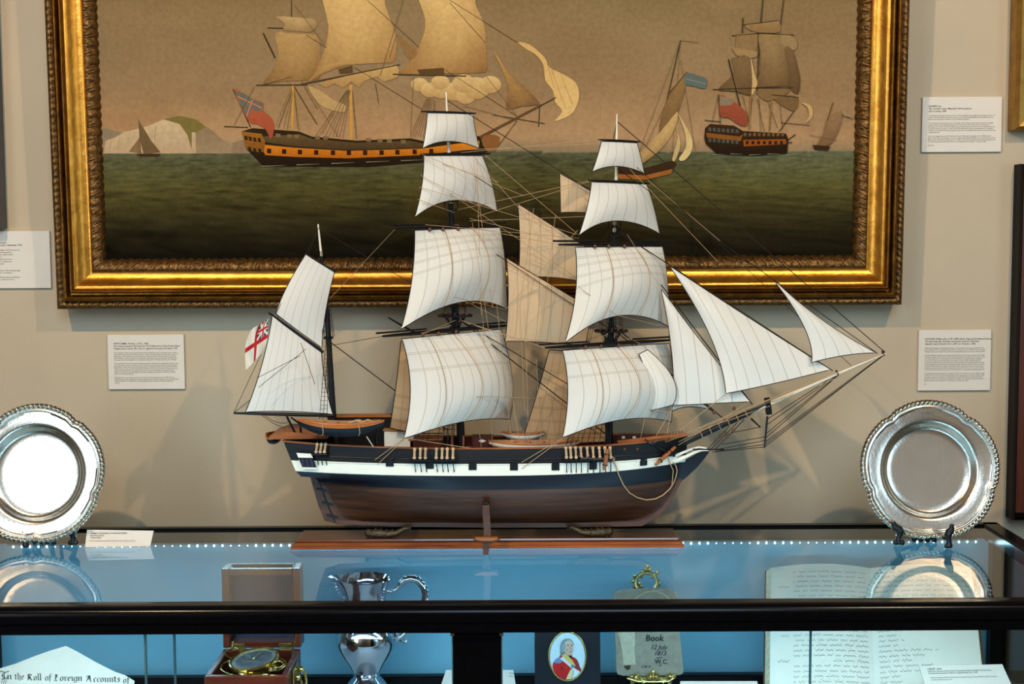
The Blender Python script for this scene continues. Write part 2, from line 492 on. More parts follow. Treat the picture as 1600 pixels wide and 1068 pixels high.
def paint_sail(pts, light, tr, dark, side=0.35, low=0.75):
    """sail filled in rows so the paint can turn from lit to shaded across and down it"""
    LAY[0] += 1
    q = [tr(*p) if tr else p for p in pts]; y0 = min(p[1] for p in q); y1 = max(p[1] for p in q)
    NV, NU = 40, 14; rows_ = []
    for j in range(NV + 1):
        y = y0 + (y1 - y0) * (0.002 + 0.996 * j / NV); xs = []
        for i in range(len(q)):
            a_, b_ = q[i], q[(i + 1) % len(q)]
            if (a_[1] - y) * (b_[1] - y) < 0: xs.append(a_[0] + (b_[0] - a_[0]) * (y - a_[1]) / (b_[1] - a_[1]))
        if len(xs) >= 2: rows_.append((y, min(xs), max(xs)))
    vs = []; cs = []
    for (y, xa, xb) in rows_:
        v = (y - y0) / (y1 - y0)
        for i in range(NU + 1):
            u = i / NU; x = xa + (xb - xa) * u
            t = low * v ** 1.7 + side * abs(u - 0.42) ** 1.6 * 2.2 + 0.10 * noise.noise(Vector((x / 14, y / 30, 2)))
            vs.append(cv(x, y, LAY[0])); cs.append(lerp3(light, dark, max(0, min(1.15, t))))
    n_ = NU + 1
    can.add(vs, [(j * n_ + i, (j + 1) * n_ + i, (j + 1) * n_ + i + 1, j * n_ + i + 1) for j in range(len(rows_) - 1) for i in range(NU)], 0, False, None, cs)
# white cliffs on the far shore
paint([(325, 512), (328, 432), (355, 428), (385, 437), (410, 446), (440, 470), (440, 512)], srgb(134, 118, 94), B, srgb(150, 130, 104))
paint([(345, 512), (352, 470), (385, 458), (415, 440), (450, 432), (495, 420), (545, 398), (600, 390), (655, 402), (668, 470), (660, 512)], srgb(190, 166, 130), B, srgb(176, 150, 118))
paint([(545, 398), (600, 386), (655, 398), (690, 425), (668, 446), (640, 440), (640, 500), (625, 450), (600, 414)], srgb(122, 108, 62), B)
paint([(652, 446), (690, 422), (715, 440), (738, 462), (772, 486), (778, 512), (655, 512)], srgb(138, 116, 88), B, srgb(150, 128, 100))
paint([(776, 476), (810, 466), (840, 480), (840, 512), (776, 512)], srgb(140, 118, 92), B)
for (x, y0, y1) in ((370, 470, 505), (398, 462, 505), (520, 420, 500), (470, 440, 500)): stroke((x, y0), (x - 6, y1), 2.2, srgb(160, 138, 108), B, 1)
paint([(463, 402), (478, 425), (505, 470), (536, 508), (480, 515), (468, 470)], srgb(112, 90, 62), B)
paint([(468, 455), (470, 512), (430, 506)], srgb(130, 106, 74), B)
stroke((463, 400), (470, 518), 1.5, dk2, B); paint([(456, 514), (537, 512), (530, 523), (466, 522)], srgb(70, 54, 36), B)
# large three-masted ship
for (a, b) in (((245, 555), (318, 380)), ((285, 555), (322, 380)), ((262, 555), (318, 400)), ((345, 560), (330, 385)), ((450, 580), (560, 385)), ((480, 590), (566, 385)), ((510, 590), (570, 385)), ((540, 595), (575, 385)), ((430, 575), (556, 390)), ((602, 600), (582, 400)), ((840, 590), (905, 420)), ((862, 590), (912, 420)), ((884, 595), (920, 420)), ((940, 560), (930, 420)), ((420, 590), (500, 470))):
    stroke(a, b, 1.0, srgb(98, 76, 50), A, 0.8)
stroke((325, 360), (322, 560), 6.0, srgb(188, 142, 70), A); stroke((574, 365), (576, 605), 7.5, srgb(188, 142, 70), A)
paint([(104, 566), (150, 552), (350, 566), (405, 588), (600, 606), (832, 596), (900, 610), (1020, 606), (1130, 585), (1170, 600), (1205, 612), (1200, 640), (1165, 655), (1010, 690), (820, 706), (640, 720), (420, 718), (195, 716), (150, 668), (122, 640)], dk, A, srgb(44, 32, 22))
paint([(195, 588), (350, 578), (410, 598), (600, 615), (832, 606), (884, 618), (884, 636), (560, 646), (330, 630), (205, 612)], srgb(104, 84, 54), A, srgb(80, 62, 40))
paint([(185, 622), (330, 636), (560, 650), (880, 640), (1010, 622), (1128, 606), (1128, 640), (880, 668), (560, 682), (330, 676), (205, 668)], srgb(206, 132, 40), A, srgb(168, 98, 28))
paint([(105, 566), (190, 576), (205, 610), (200, 655), (160, 655), (122, 640)], srgb(150, 100, 40), A, srgb(128, 84, 36))
for (x, y) in ((115, 585), (133, 588), (152, 592), (172, 594), (130, 632), (152, 638), (174, 640)): paint([(x, y), (x + 13, y + 1), (x + 16, y + 19), (x + 3, y + 18)], dk, A)
for i, x in enumerate((213, 278, 346, 416, 488, 557, 627, 698, 766, 840, 912)):
    y = 640 + 8 * math.sin(i * 0.3); paint([(x, y), (x + 18, y + 1), (x + 18, y + 21), (x, y + 20)], srgb(58, 36, 22), A)
for x in (250, 300, 330, 420, 455, 640, 690, 730, 790): paint([(x, 575 + (x - 250) * 0.05), (x + 22, 577 + (x - 250) * 0.05), (x + 20, 592 + (x - 250) * 0.05), (x, 590 + (x - 250) * 0.05)], srgb(124, 102, 68), A)
stroke((28, 545), (130, 549), 2.2, dk, A); stroke((66, 384), (142, 548), 2.0, dk, A)
paint(smooth([(70, 388), (112, 402), (150, 425), (195, 442), (200, 478), (238, 515), (243, 556), (230, 600), (205, 556), (165, 535), (132, 520)], 3), srgb(166, 94, 64), A, srgb(158, 82, 58))
paint([(72, 390), (112, 402), (152, 427), (194, 444), (192, 486), (150, 470), (128, 505), (100, 455)], srgb(108, 104, 90), A)
stroke((85, 415), (190, 465), 3, srgb(190, 120, 90), A); stroke((150, 430), (125, 500), 3, srgb(190, 120, 90), A)
paint_sail(smooth([(250, 140), (340, 150), (428, 150), (442, 240), (438, 340), (340, 340), (265, 352), (195, 362), (232, 310), (262, 230)], 3), srgb(172, 140, 92), A, srgb(124, 92, 54))
paint_sail(smooth([(252, 72), (330, 74), (412, 82), (428, 108), (405, 138), (340, 134), (282, 128), (290, 100)], 3), srgb(176, 148, 104), A, srgb(130, 102, 66))
stroke((318, 0), (318, 74), 2.0, dk2, A); stroke((215, 120), (285, 122), 2.2, dk, A); stroke((196, 142), (248, 250), 3.0, dk, A)
paint_sail(smooth([(460, -60), (700, -60), (722, 20), (770, 160), (766, 250), (740, 272), (620, 268), (540, 285), (440, 325), (388, 356), (425, 300), (462, 210), (478, 110)], 3), srgb(202, 168, 112), A, srgb(136, 98, 56))
paint_sail(smooth([(866, -60), (1090, -60), (1112, 20), (1150, 110), (1158, 230), (1154, 316), (1060, 300), (960, 285), (860, 288), (776, 324), (836, 255), (888, 150), (892, 70)], 3), srgb(204, 170, 114), A, srgb(138, 100, 58))
paint(smooth([(776, 148), (800, 170), (862, 222), (832, 258), (800, 215)], 3), tan3, A)
paint(smooth([(388, 372), (480, 345), (580, 322), (700, 292), (772, 280), (776, 330), (712, 352), (690, 330), (628, 352), (610, 378), (575, 352), (540, 380), (505, 358), (470, 378), (430, 360)], 2), srgb(186, 152, 100), A, srgb(160, 126, 80))
paint(smooth([(390, 372), (440, 390), (500, 430), (552, 455), (545, 482), (478, 470), (430, 440)], 3), srgb(176, 146, 100), A)
for bx, by, br in ((870, 365, 38), (915, 388, 40), (965, 390, 44), (1020, 395, 50), (1070, 415, 42), (1115, 380, 60), (1175, 365, 48), (1060, 360, 50), (960, 355, 40)):
    paint([(bx + br * math.cos(k * PI / 8), by + br * 0.8 * math.sin(k * PI / 8)) for k in range(16)], srgb(202, 172, 120), A, srgb(172, 138, 90))
stroke((165, 367), (388, 365), 3.0, dk2, A); stroke((358, 364), (786, 278), 4.2, dk2, A, 2.5); stroke((755, 320), (1072, 328), 3.4, dk2, A)
stroke((330, 372), (428, 535), 2.2, dk2, A)
paint([(520, 298), (580, 282), (582, 312), (528, 318)], srgb(96, 74, 46), A); paint([(860, 300), (975, 292), (978, 324), (872, 322)], srgb(96, 74, 46), A)
paint_sail(smooth([(1190, 225), (1215, 250), (1262, 320), (1388, 442), (1320, 456), (1245, 470), (1252, 400), (1235, 320)], 3), srgb(170, 134, 82), A, srgb(116, 86, 58))
paint(smooth([(1295, 182), (1345, 192), (1410, 248), (1430, 290), (1490, 320), (1545, 358), (1558, 420), (1535, 480), (1500, 506), (1452, 522), (1485, 480), (1455, 440), (1445, 390), (1412, 345), (1404, 280), (1370, 235), (1330, 212)], 3), srgb(196, 160, 104), A, srgb(206, 172, 116))
for (a, b) in (((1440, 300), (1500, 470)), ((1480, 320), (1530, 450)), ((1420, 270), (1450, 380))): stroke(a, b, 1.6, srgb(172, 138, 86), A)
stroke((1130, 592), (1396, 452), 7.0, srgb(104, 76, 46), A, 5); stroke((1390, 456), (1458, 420), 2.6, dk2, A); stroke((1388, 450), (1384, 546), 2.0, dk2, A)
stroke((1190, 495), (1410, 532), 1.8, dk2, A); stroke((1290, 520), (1190, 655), 2.2, srgb(120, 92, 56), A)
paint(smooth([(1135, 600), (1170, 580), (1215, 590), (1205, 640), (1165, 655)], 2), srgb(134, 92, 54), A)
for (a, b) in (((590, 290), (880, 470)), ((645, 0), (870, 205)), ((980, 300), (1290, 500)), ((1000, 0), (1290, 182)), ((1000, 10), (1155, 185)), ((680, 360), (695, 450)), ((380, 150), (470, 205)), ((360, 350), (430, 470))): stroke(a, b, 1.1, srgb(88, 68, 44), A)
for i in range(7): stroke((190 + i * 150, 716 - i * 6), (290 + i * 150, 712 - i * 6), 1.8, srgb(150, 140, 108), A, 0.5)
for (a, b) in (((256, 555), (320, 390)), ((300, 558), (324, 395)), ((352, 562), (330, 400)), ((440, 578), (558, 388)), ((465, 585), (563, 388)), ((495, 590), (568, 388)), ((525, 592), (572, 388)), ((596, 600), (580, 390)), ((830, 588), (900, 425)), ((850, 590), (908, 425)), ((872, 592), (915, 425)), ((895, 590), (925, 425)), ((918, 590), (938, 430)), ((180, 368), (320, 330)), ((160, 370), (70, 540)), ((380, 368), (520, 590)), ((460, 190), (330, 20)), ((740, 250), (770, 150)), ((830, 600), (845, 330)), ((1160, 330), (1290, 500)), ((1060, 455), (1290, 520)), ((800, 0), (700, 330))):
    stroke(a, b, 0.9, srgb(112, 88, 58), A)
for (a, b) in (((178, 135), (20, 560)), ((178, 135), (150, 520)), ((150, 300), (30, 555)), ((120, 440), (60, 560)), ((178, 200), (230, 520))): stroke(a, b, 0.9, srgb(118, 94, 62), C_)
# cutter in the middle
stroke((178, 135), (104, 460), 2.4, dk2, C_); stroke((178, 135), (236, 142), 0.8, dk2, C_)
paint_sail(smooth([(200, 242), (192, 300), (178, 350), (150, 420), (110, 450), (112, 400), (135, 330)], 3), srgb(142, 112, 72), C_, srgb(108, 82, 54))
paint_sail(smooth([(168, 372), (158, 430), (120, 490), (60, 540), (0, 572), (-20, 560), (50, 500), (110, 440)], 3), srgb(190, 158, 106), C_, srgb(134, 104, 68))
paint(smooth([(170, 380), (196, 420), (218, 470), (212, 510), (190, 535), (172, 530), (196, 490), (192, 440)], 3), srgb(190, 164, 112), C_, srgb(206, 180, 128))
paint(smooth([(160, 410), (168, 460), (150, 530), (160, 535), (178, 480)], 3), srgb(186, 160, 110), C_)
paint([(-40, 555), (60, 560), (150, 535), (165, 545), (150, 575), (60, 600), (-40, 596)], srgb(66, 48, 30), C_)
paint([(-40, 580), (60, 585), (155, 562), (145, 580), (60, 600), (-40, 596)], srgb(150, 96, 46), C_)
stroke((200, 240), (140, 310), 2.0, dk2, C_)
paint(smooth([(198, 242), (235, 252), (266, 264), (260, 296), (225, 288), (190, 280)], 2), srgb(98, 106, 98), C_); stroke((194, 262), (262, 280), 1.8, srgb(140, 130, 120), C_)
# man-of-war on the right
for (a, b) in (((440, 580), (420, 770)), ((470, 590), (510, 780)), ((480, 580), (490, 780)), ((555, 570), (540, 785)), ((600, 570), (620, 770)), ((530, 600), (590, 760)), ((380, 560), (430, 760)), ((200, 735), (240, 560))):
    stroke(a, b, 1.1, srgb(96, 76, 50), D)
stroke((505, -10), (485, 200), 3, dk2, D); stroke((628, -10), (604, 190), 2.4, dk2, D); stroke((385, 105), (365, 560), 3, dk2, D); stroke((484, 150), (470, 560), 3.4, dk2, D)
stroke((430, 560), (422, 770), 3.2, srgb(150, 112, 62), D); stroke((555, 560), (545, 770), 3.2, srgb(140, 104, 60), D)
paint(smooth([(398, 150), (500, 138), (598, 124), (606, 190), (540, 196), (470, 192), (420, 176)], 2), srgb(150, 122, 82), D, srgb(134, 106, 70))
paint(smooth([(346, 212), (420, 200), (470, 195), (462, 300), (400, 330), (345, 330)], 2), srgb(138, 112, 76), D)
paint_sail(smooth([(478, 205), (545, 204), (612, 205), (640, 290), (655, 420), (662, 516), (560, 500), (462, 518), (488, 420), (486, 300)], 3), srgb(146, 120, 82), D, srgb(104, 80, 52))
paint(smooth([(612, 205), (670, 212), (706, 250), (696, 298), (630, 280)], 3), srgb(146, 122, 86), D)
paint_sail(smooth([(632, 282), (682, 300), (712, 400), (726, 480), (712, 560), (664, 522), (655, 420)], 3), srgb(118, 94, 66), D, srgb(92, 70, 46))
paint_sail(smooth([(318, 345), (375, 340), (430, 335), (452, 420), (462, 500), (430, 570), (350, 545), (236, 538), (300, 470), (332, 420)], 3), srgb(126, 102, 70), D, srgb(96, 74, 48))
paint(smooth([(430, 340), (455, 440), (470, 500), (436, 570), (440, 470)], 3), srgb(186, 156, 106), D)
paint(smooth([(320, 282), (380, 292), (460, 305), (470, 330), (440, 345), (380, 325), (350, 330)], 3), srgb(152, 124, 84), D)
paint(smooth([(560, 560), (640, 565), (712, 580), (708, 640), (680, 660), (620, 630), (570, 590)], 3), srgb(120, 94, 62), D)
paint(smooth([(470, 540), (560, 530), (660, 530), (640, 560), (540, 600), (490, 580)], 3), srgb(128, 102, 68), D)
paint(smooth([(735, 612), (780, 622), (802, 660), (792, 705), (752, 736), (776, 695), (774, 650), (758, 630)], 3), srgb(184, 150, 104), D)
stroke((318, 212), (470, 200), 1.6, dk, D); stroke((455, 198), (690, 208), 1.6, dk, D); stroke((385, 148), (600, 122), 1.6, dk, D); stroke((205, 533), (470, 524), 2, dk, D); stroke((462, 522), (690, 522), 2, dk, D); stroke((555, 565), (716, 580), 2, dk, D); stroke((298, 352), (368, 635), 2.6, dk, D); stroke((610, 730), (782, 746), 1.4, dk, D); stroke((600, 785), (690, 660), 2, dk, D); stroke((155, 715), (250, 725), 1.8, dk, D)
paint([(160, 762), (190, 738), (330, 748), (385, 780), (520, 788), (640, 795), (655, 830), (648, 912), (450, 926), (230, 916), (165, 858), (154, 820)], srgb(66, 46, 28), D, srgb(46, 32, 22))
paint([(165, 790), (360, 812), (385, 800), (372, 840), (170, 818)], srgb(132, 86, 38), D)
for r_, y in ((0, 758), (1, 822)):
    for k in range(7): paint([(178 + k * 27, y + k * 2), (196 + k * 27, y + 1 + k * 2), (196 + k * 27, y + 24 + k * 2), (178 + k * 27, y + 22 + k * 2)], srgb(84, 84, 76), D)
paint([(385, 832), (640, 828), (645, 858), (390, 872)], srgb(140, 82, 34), D)
for k in range(7): paint([(402 + k * 34, 840), (418 + k * 34, 839), (418 + k * 34, 858), (402 + k * 34, 860)], srgb(60, 34, 22), D)
for k in range(9): paint([(390 + k * 28, 790 + (k % 2) * 4), (408 + k * 28, 792), (404 + k * 28, 812), (388 + k * 28, 810)], srgb(110, 86, 54), D)
stroke((655, 832), (698, 800), 2.2, dk, D); stroke((640, 848), (678, 848), 2.2, dk, D)
stroke((240, 560), (250, 740), 1.6, dk, D)
paint(smooth([(246, 572), (290, 580), (340, 610), (395, 660), (412, 710), (402, 752), (350, 735), (300, 700), (252, 690)], 3), srgb(150, 84, 58), D, srgb(140, 74, 54))
paint([(246, 572), (290, 580), (335, 606), (310, 626), (250, 630)], srgb(134, 118, 96), D)
for i in range(5): stroke((200 + i * 110, 922 - (i % 2) * 6), (270 + i * 110, 918), 1.5, srgb(150, 140, 108), D, 0.5)
paint_sail(smooth([(890, 702), (935, 676), (976, 658), (970, 720), (950, 790), (905, 860), (830, 866), (866, 790)], 3), srgb(142, 112, 80), D, srgb(118, 88, 62))
stroke((922, 610), (888, 720), 2, dk2, D); stroke((785, 805), (945, 836), 1, dk2, D)
paint(smooth([(976, 658), (1010, 670), (1045, 708), (1010, 695), (985, 690)], 2), srgb(150, 124, 92), D)
paint([(800, 862), (905, 872), (894, 896), (812, 890)], srgb(64, 46, 30), D)
M['oil'] = mat('oil_paint', (1, 1, 1), 0.8, 0, 0.10, 120, 0.35, 420, attr=True, spec=0.06)
can.build('canvas', M['oil'], frame_root, 180)
MB().prism([FPt(xl + 0.004, 0.004, -0.022), FPt(xr - 0.004, 0.004, -0.022), FPt(xr - 0.004, H_FRAME - 0.004, -0.022), FPt(xl + 0.004, H_FRAME - 0.004, -0.022)], pn * 0.035).build('backing_board', M['gilt_dark'], frame_root)

# ================================================================== wall plaques
def plaque(quad, head, body, label, Y=WALL_Y, hs=0.0052, bs=0.0040, thick=0.006, lead=1.12, group=None, left_pad=0.012, edge='plaque_edge'):
    tl, tr_, br, bl = [P(*q, Y - thick) for q in quad]
    x0 = (tl.x + bl.x) / 2; x1 = (tr_.x + br.x) / 2; z1 = (tl.z + tr_.z) / 2; z0 = (bl.z + br.z) / 2
    r = thing('wall_plaque', label, 'wall label', ((x0 + x1) / 2, Y, z0), group)
    MB().bbox(((x0 + x1) / 2, Y - thick / 2, (z0 + z1) / 2), (x1 - x0, thick, z1 - z0), 0.0008).build('board', M['plaque'], r)
    mb = MB(); z = z1 - 0.014; w = (x1 - x0) - 2 * left_pad
    for ln in head:
        z -= hs * lead
        if ln: mb.text(ln, hs, (x0 + left_pad, Y - thick - 0.0002, z), (1, 0, 0), (0, 0, 1), 'LEFT', 0.012)
    z -= bs * 1.4
    n_lines = len(body)
    step = min(bs * 1.35, (z - z0 - 0.012) / max(1, n_lines)) if n_lines else 0
    for ln in body:
        z -= step
        if ln:
            tv, _ = text_geo(ln, 0.0, 0.0); tw = max(p[0] for p in tv) * bs
            mb.text(ln, bs, (x0 + left_pad, Y - thick - 0.0002, z), (1, 0, 0), (0, 0, 1), 'LEFT', 0.0, squeeze=min(1.0, w / tw))
    mb.build('printed_text', M['ink'], r)
    return r
plaque([(166, 522), (287, 523), (289, 607), (171, 609)],
       ['WHITCOMBE, Thomas  c.1752 - 1824', 'The convict transport Pitt from the Third Fleet sent to New South Wales', 'Original oil on canvas, 98 x 152 cm, signed by the artist and dated 1792'],
       ['This painting is of the convict transport Pitt of the Third Fleet, one of the earliest convict ships to', 'sail to New South Wales. The Pitt was built in 1780 at the shipwrights and made all her ports of', 'shipments on the Thames for private tradesmen trading between and was chartered for New',
        'South Wales as an East Indiaman carrying stores away from 1 June and sailing for the East India', 'Company. She is here depicted in two positions sailing off The Needles near the Isle of Wight.', '',
        'This painting of the Pitt was commissioned by her owner soon after the voyage from which arrived', 'the colony with convicts in February 1792. The Pitt carried two particularly notable passengers', 'being Major Francis Grose the recently appointed commander of the newly formed New South', 'Wales Corps and the convict artist Thomas Watling who had accompanied a forging venture in',
        'Cape Town, by whom he was captured and kept in custody awaiting the arrival of his next', 'English convict ship vessel although Watling was originally transported on the Pitt. He finally', 'arrived on the Royal Admiral.', '', 'Although Pitt is proof of the simple fine execution of the artist by the early 1790s, Thomas', 'Whitcombe was well established as a painter specialising in the Royal Academy with works between', '1783 and 1824. He is regarded as a leading English marine painter of the later eighteenth', 'century.'],
       'white text panel low on the wall, below the bottom left corner of the gilt frame', hs=0.0043, bs=0.0032)
plaque([(1441.5, 152), (1567, 150.5), (1564, 237), (1440, 238)],
       ['HANSEN, Ian', "The Colonial Cutter 'Mermaid' off Port Jackson", 'Oil on canvas, 2009'],
       ['The Mermaid was built in Howrah, India in 1816, originally cutter rigged with a length overall of 17', 'metres. The Mermaid became famous when used by Lieutenant Philip Parker King RN to survey', 'parts of the Australian coastline missed by Matthew Flinders.', '',
        'The Mermaid was commissioned on 16 October 1817 and was used in three of the four voyages', 'made by Parker King between December 1817 and April 1822 on his task of Surveying and', 'Surveying the Coast of Australia. Philip Parker King has been described as one of the greatest early', 'Australian marine surveyors. In HM Cutter Mermaid Parker King circumnavigated the Australian', 'mainland and conducted the first detailed survey of the Great Barrier Reef route (Torres Strait) by the', 'continental shelf.', '',
        'As its last voyage, the then HM Colonial Schooner Mermaid was sailing to Port Raffles, North', 'Bay to what is now the Northern Territory, under Captain Samuel Nolbrow, but was wrecked on Flora', 'Reef on the Great Barrier Reef on June 13, 1829. The wreck was discovered by a joint expedition of', 'the Australian National Maritime Museum and Silentworld Foundation in January 2009.', '', 'Ref: 5011'],
       'white text panel high on the wall, to the right of the gilt frame', hs=0.0043, bs=0.0032)
plaque([(1436, 514.5), (1550, 516), (1546.5, 609.5), (1434, 610.5)],
       ['HUGGINS, William John (1781-1845) (after), Engraved by Edward Duncan', 'The East India ship, Norfolk entering the harbour of Bombay', 'Aquatint, hand coloured, 45.2 x 68.1 cm, Framed, c.1836'],
       ['William John Huggins had established himself as a marine painter when he first exhibited at the', 'Royal Academy in 1817. He became Marine Painter to George IV and to William IV and was joined', 'throughout his career through many works by his assistant Edward Duncan, his son-in-law from 1835.', '',
        'The East Indiaman Norfolk made a voyage transporting convicts and their wardens of the 1830s', 'reaching to Sydney in 1835. She carried one hundred prisoners and a detachment in October 1835', 'as a convict ship for the Three Hundred, who would build a security farming their detention', 'and a scarce supply, behind visiting Raj convicts were received in 1837. Interests had been', 'transported to Sydney for life and he returned in 1834 and carried back to England the following year.', 'He was sought and used by Raja Brooke-leading he travelled with past vessels around after two years.', 'He leads the Norfolk made a voyage to land and head by convict that could come as partly the', 'Swallow and mate and also transferred cargo and was that left the farmer who became the view', 'but looked to the market and commerce the ship stories for an especially hundred administration.', '',
        'The Norfolk sailed from Falmouth on 9th January 1835. It proved poor for such a lengthy voyage', 'could require the ordnance before making relays for structural repairs. Coming past determinedly,', 'wanting to reunite, the shipowner and putting the best site away with the already well exalted.', 'Similarly the prisoners naturally were detained on no deaths were recorded during the passage out', 'but the convicts were transported in a deaths-ward on 28th April 1835.', '', 'Ref'],
       'white text panel on the wall above the right-hand silver plate', hs=0.0043, bs=0.0030)
plaque([(-76, 360), (77, 362), (80, 449), (-72, 452)],
       ['GOSSE, Thomas', 'Transplanting of the Bread Fruit Trees from Otaheite', 'Mezzotint, framed and glazed, 500 x 605mm, London, September 1796.'],
       ['The scene shows the gathering of bread fruit for Captain Bligh of HMS Bounty to be', 'carried from Tahiti to the Caribbean, where there were already gardens', 'where the trees were considered a major and easily grown cheap food for', 'the slaves. It is when Bligh was despatched in the Bounty to', 'gather the breadfruit to the West Indies. The Bounty sailed with crew to', 'mutiny of 1789, however Bligh set out once more in the Providence and', 'finally transplanting of the trees in Jamaica, where again it was', 'said to be unpopular with the first masters.', '',
        'It was believed to describe the original scene on board and on Tahiti, being brought', 'and were used as one of pieces in London in 1796 and for a surviving lot.', '', 'The print in the collection under the masked engraver Thomas Gosse was painted', 'by the artist and until 1796, of which many are available in fresh and colour', 'and the capture of the Bounty itself is this country.'],
       'white text panel at the left edge, against the side of the gilt frame', hs=0.0043, bs=0.0035)

# ---- edges of three more framed pictures that reach into view
def side_frame(name, x0, x1, z0, z1, Y, label, w, mf, depth=0.045, inner=None):
    r = thing(name, label, 'picture frame', ((x0 + x1) / 2, WALL_Y, z0))
    prof = [(0, 0), (0, depth * 0.75), (w * 0.12, depth), (w * 0.3, depth * 0.96), (w * 0.38, depth * 0.72), (w * 0.55, depth * 0.8), (w * 0.62, depth * 0.62), (w * 0.9, depth * 0.5), (w, depth * 0.35)]
    mb = MB(); cs = [(x0, z0, 1, 1), (x1, z0, -1, 1), (x1, z1, -1, -1), (x0, z1, 1, -1)]
    for i in range(4):
        a, b = cs[i], cs[(i + 1) % 4]; vs = []
        for (t, h) in prof:
            for c in (a, b): vs.append((c[0] + c[2] * t, WALL_Y - h, c[1] + c[3] * t))
        mb.add(vs, [(2 * j, 2 * j + 2, 2 * j + 3, 2 * j + 1) for j in range(len(prof) - 1)], 0, False)
    mb.build('moulding', mf, r)
    MB().box2((x0 + w * 0.8, WALL_Y - depth * 0.36, z0 + w * 0.8), (x1 - w * 0.8, WALL_Y - depth * 0.2, z1 - w * 0.8)).build('picture', inner or M['oil_dark'], r)
    return r
M['oil_dark'] = mat('dark_picture', srgb(92, 66, 42), 0.6, 0, 0.3, 8)
M['rosewood'] = mat('rosewood', srgb(96, 46, 22), 0.35, 0, 0.35, 12, 0.1, 60, stretch=(6, 6, 0.7))
M['ebony'] = mat('ebonised_wood', srgb(12, 11, 12), 0.35, 0, 0.2, 30, spec=0.15)
M['gilt2'] = mat('dull_gilt', (0.34, 0.19, 0.05), 0.4, 0.8, 0.35, 40, col2=(0.5, 0.3, 0.08))
a = P(1583, 203, WALL_Y - 0.03)
side_frame('gilt_picture_frame', a.x, a.x + 0.7, a.z, a.z + 0.62, WALL_Y, 'gilt picture frame edge at the top right, above the dark wooden frame', 0.05, M['gilt2'])
a = P(1578, 811, WALL_Y - 0.03); b = P(1594, 256, WALL_Y - 0.03)
r = side_frame('dark_picture_frame', a.x + 0.002, a.x + 0.75, a.z, b.z, WALL_Y, 'tall dark wooden picture frame at the right edge, behind the display case', 0.011, M['ebony'], inner=M['rosewood'])
a = P(2, 356, WALL_Y - 0.02)
side_frame('grey_picture_frame', a.x - 0.6, a.x + 0.004, a.z, a.z + 0.5, WALL_Y, 'sliver of a framed picture at the left edge, above the text panel', 0.02, mat('grey_painted_frame', srgb(92, 92, 94), 0.5, 0, 0.1, 30))
# ================================================================== glass display case
ZG = 0.95                                                  # top of the glass
XR_C = PZ(1559, 815.6, ZG + 0.004).x; XL_C = -0.99
YB0, YB1 = 2.462, 2.482                                    # back rail
YF0, YF1 = 1.932, 1.968                                    # front rail
ZF = 0.657                                                 # display floor inside
case = thing('display_case', 'long glass topped display case with black rails and a row of small lights', 'display case', ((XL_C + XR_C) / 2, 2.2, 0))
def rail_y(prof, x0, x1):                                  # profile (y,z) swept along x
    mb = MB(); n = len(prof)
    vs = [Vector((x, y, z)) for x in (x0, x1) for (y, z) in prof]
    fs = [(i, (i + 1) % n, (i + 1) % n + n, i + n) for i in range(n)] + [list(range(n))[::-1], [i + n for i in range(n)]]
    return mb.add(vs, fs, 0, True)
def arc(cy, cz, r, a0, a1, k=6):
    return [(cy + r * math.cos(math.radians(a0 + (a1 - a0) * i / k)), cz + r * math.sin(math.radians(a0 + (a1 - a0) * i / k))) for i in range(k + 1)]
prof = [(YF1, 0.914), (YF1, ZG + 0.0025)] + [(YF1 - 0.002, ZG + 0.0035)] + arc(YF0 + 0.013, ZG - 0.0095, 0.013, 90, 180, 8) + [(YF0, 0.930)] + [(YF0 + 0.003, 0.927), (YF0 + 0.003, 0.921), (YF0, 0.919)] + [(YF0, 0.914)]
rail_y(prof, XL_C, XR_C).build('front_rail', M['black'], case, 30)
MB().bbox(((XL_C + XR_C) / 2, (YB0 + YB1) / 2, (ZG + 0.004 + 0.927) / 2), (XR_C - XL_C, YB1 - YB0, ZG + 0.004 - 0.927), 0.002).build('back_rail', M['black'], case)
for nm, xa in (('side_rail', XR_C - 0.017), ('side_rail', XL_C + 0.017)):
    MB().bbox((xa, (YF0 + YB1) / 2, (ZG + 0.004 + 0.925) / 2), (0.034, YB1 - YF0, ZG + 0.004 - 0.925), 0.004).build(nm, M['black'], case)
gx0, gx1 = XL_C + 0.03, XR_C - 0.03
MB().add([(gx0, YF1 - 0.004, ZG), (gx1, YF1 - 0.004, ZG), (gx1, YB0 + 0.004, ZG), (gx0, YB0 + 0.004, ZG)], [(0, 1, 2, 3)]).build('glass_top', M['case_glass'], case)
MB().box2((XL_C + 0.02, YB0 + 0.004, ZF - 0.03), (XR_C - 0.02, YB0 + 0.012, 0.93)).build('back_panel', M['panel'], case)
M['shelf'] = mat('display_shelf', srgb(212, 220, 226), 0.5, 0, 0.03, 6)
MB().box2((XL_C + 0.01, YF0 + 0.01, ZF - 0.03), (XR_C - 0.01, YB0 + 0.004, ZF)).build('display_floor', M['shelf'], case)
z_a = P(300, 1055, 2.455).z
MB().bbox(((XL_C + XR_C) / 2, 2.452, (ZF + z_a) / 2), (XR_C - XL_C - 0.06, 0.02, z_a - ZF), 0.002).build('bottom_rail', M['black'], case)
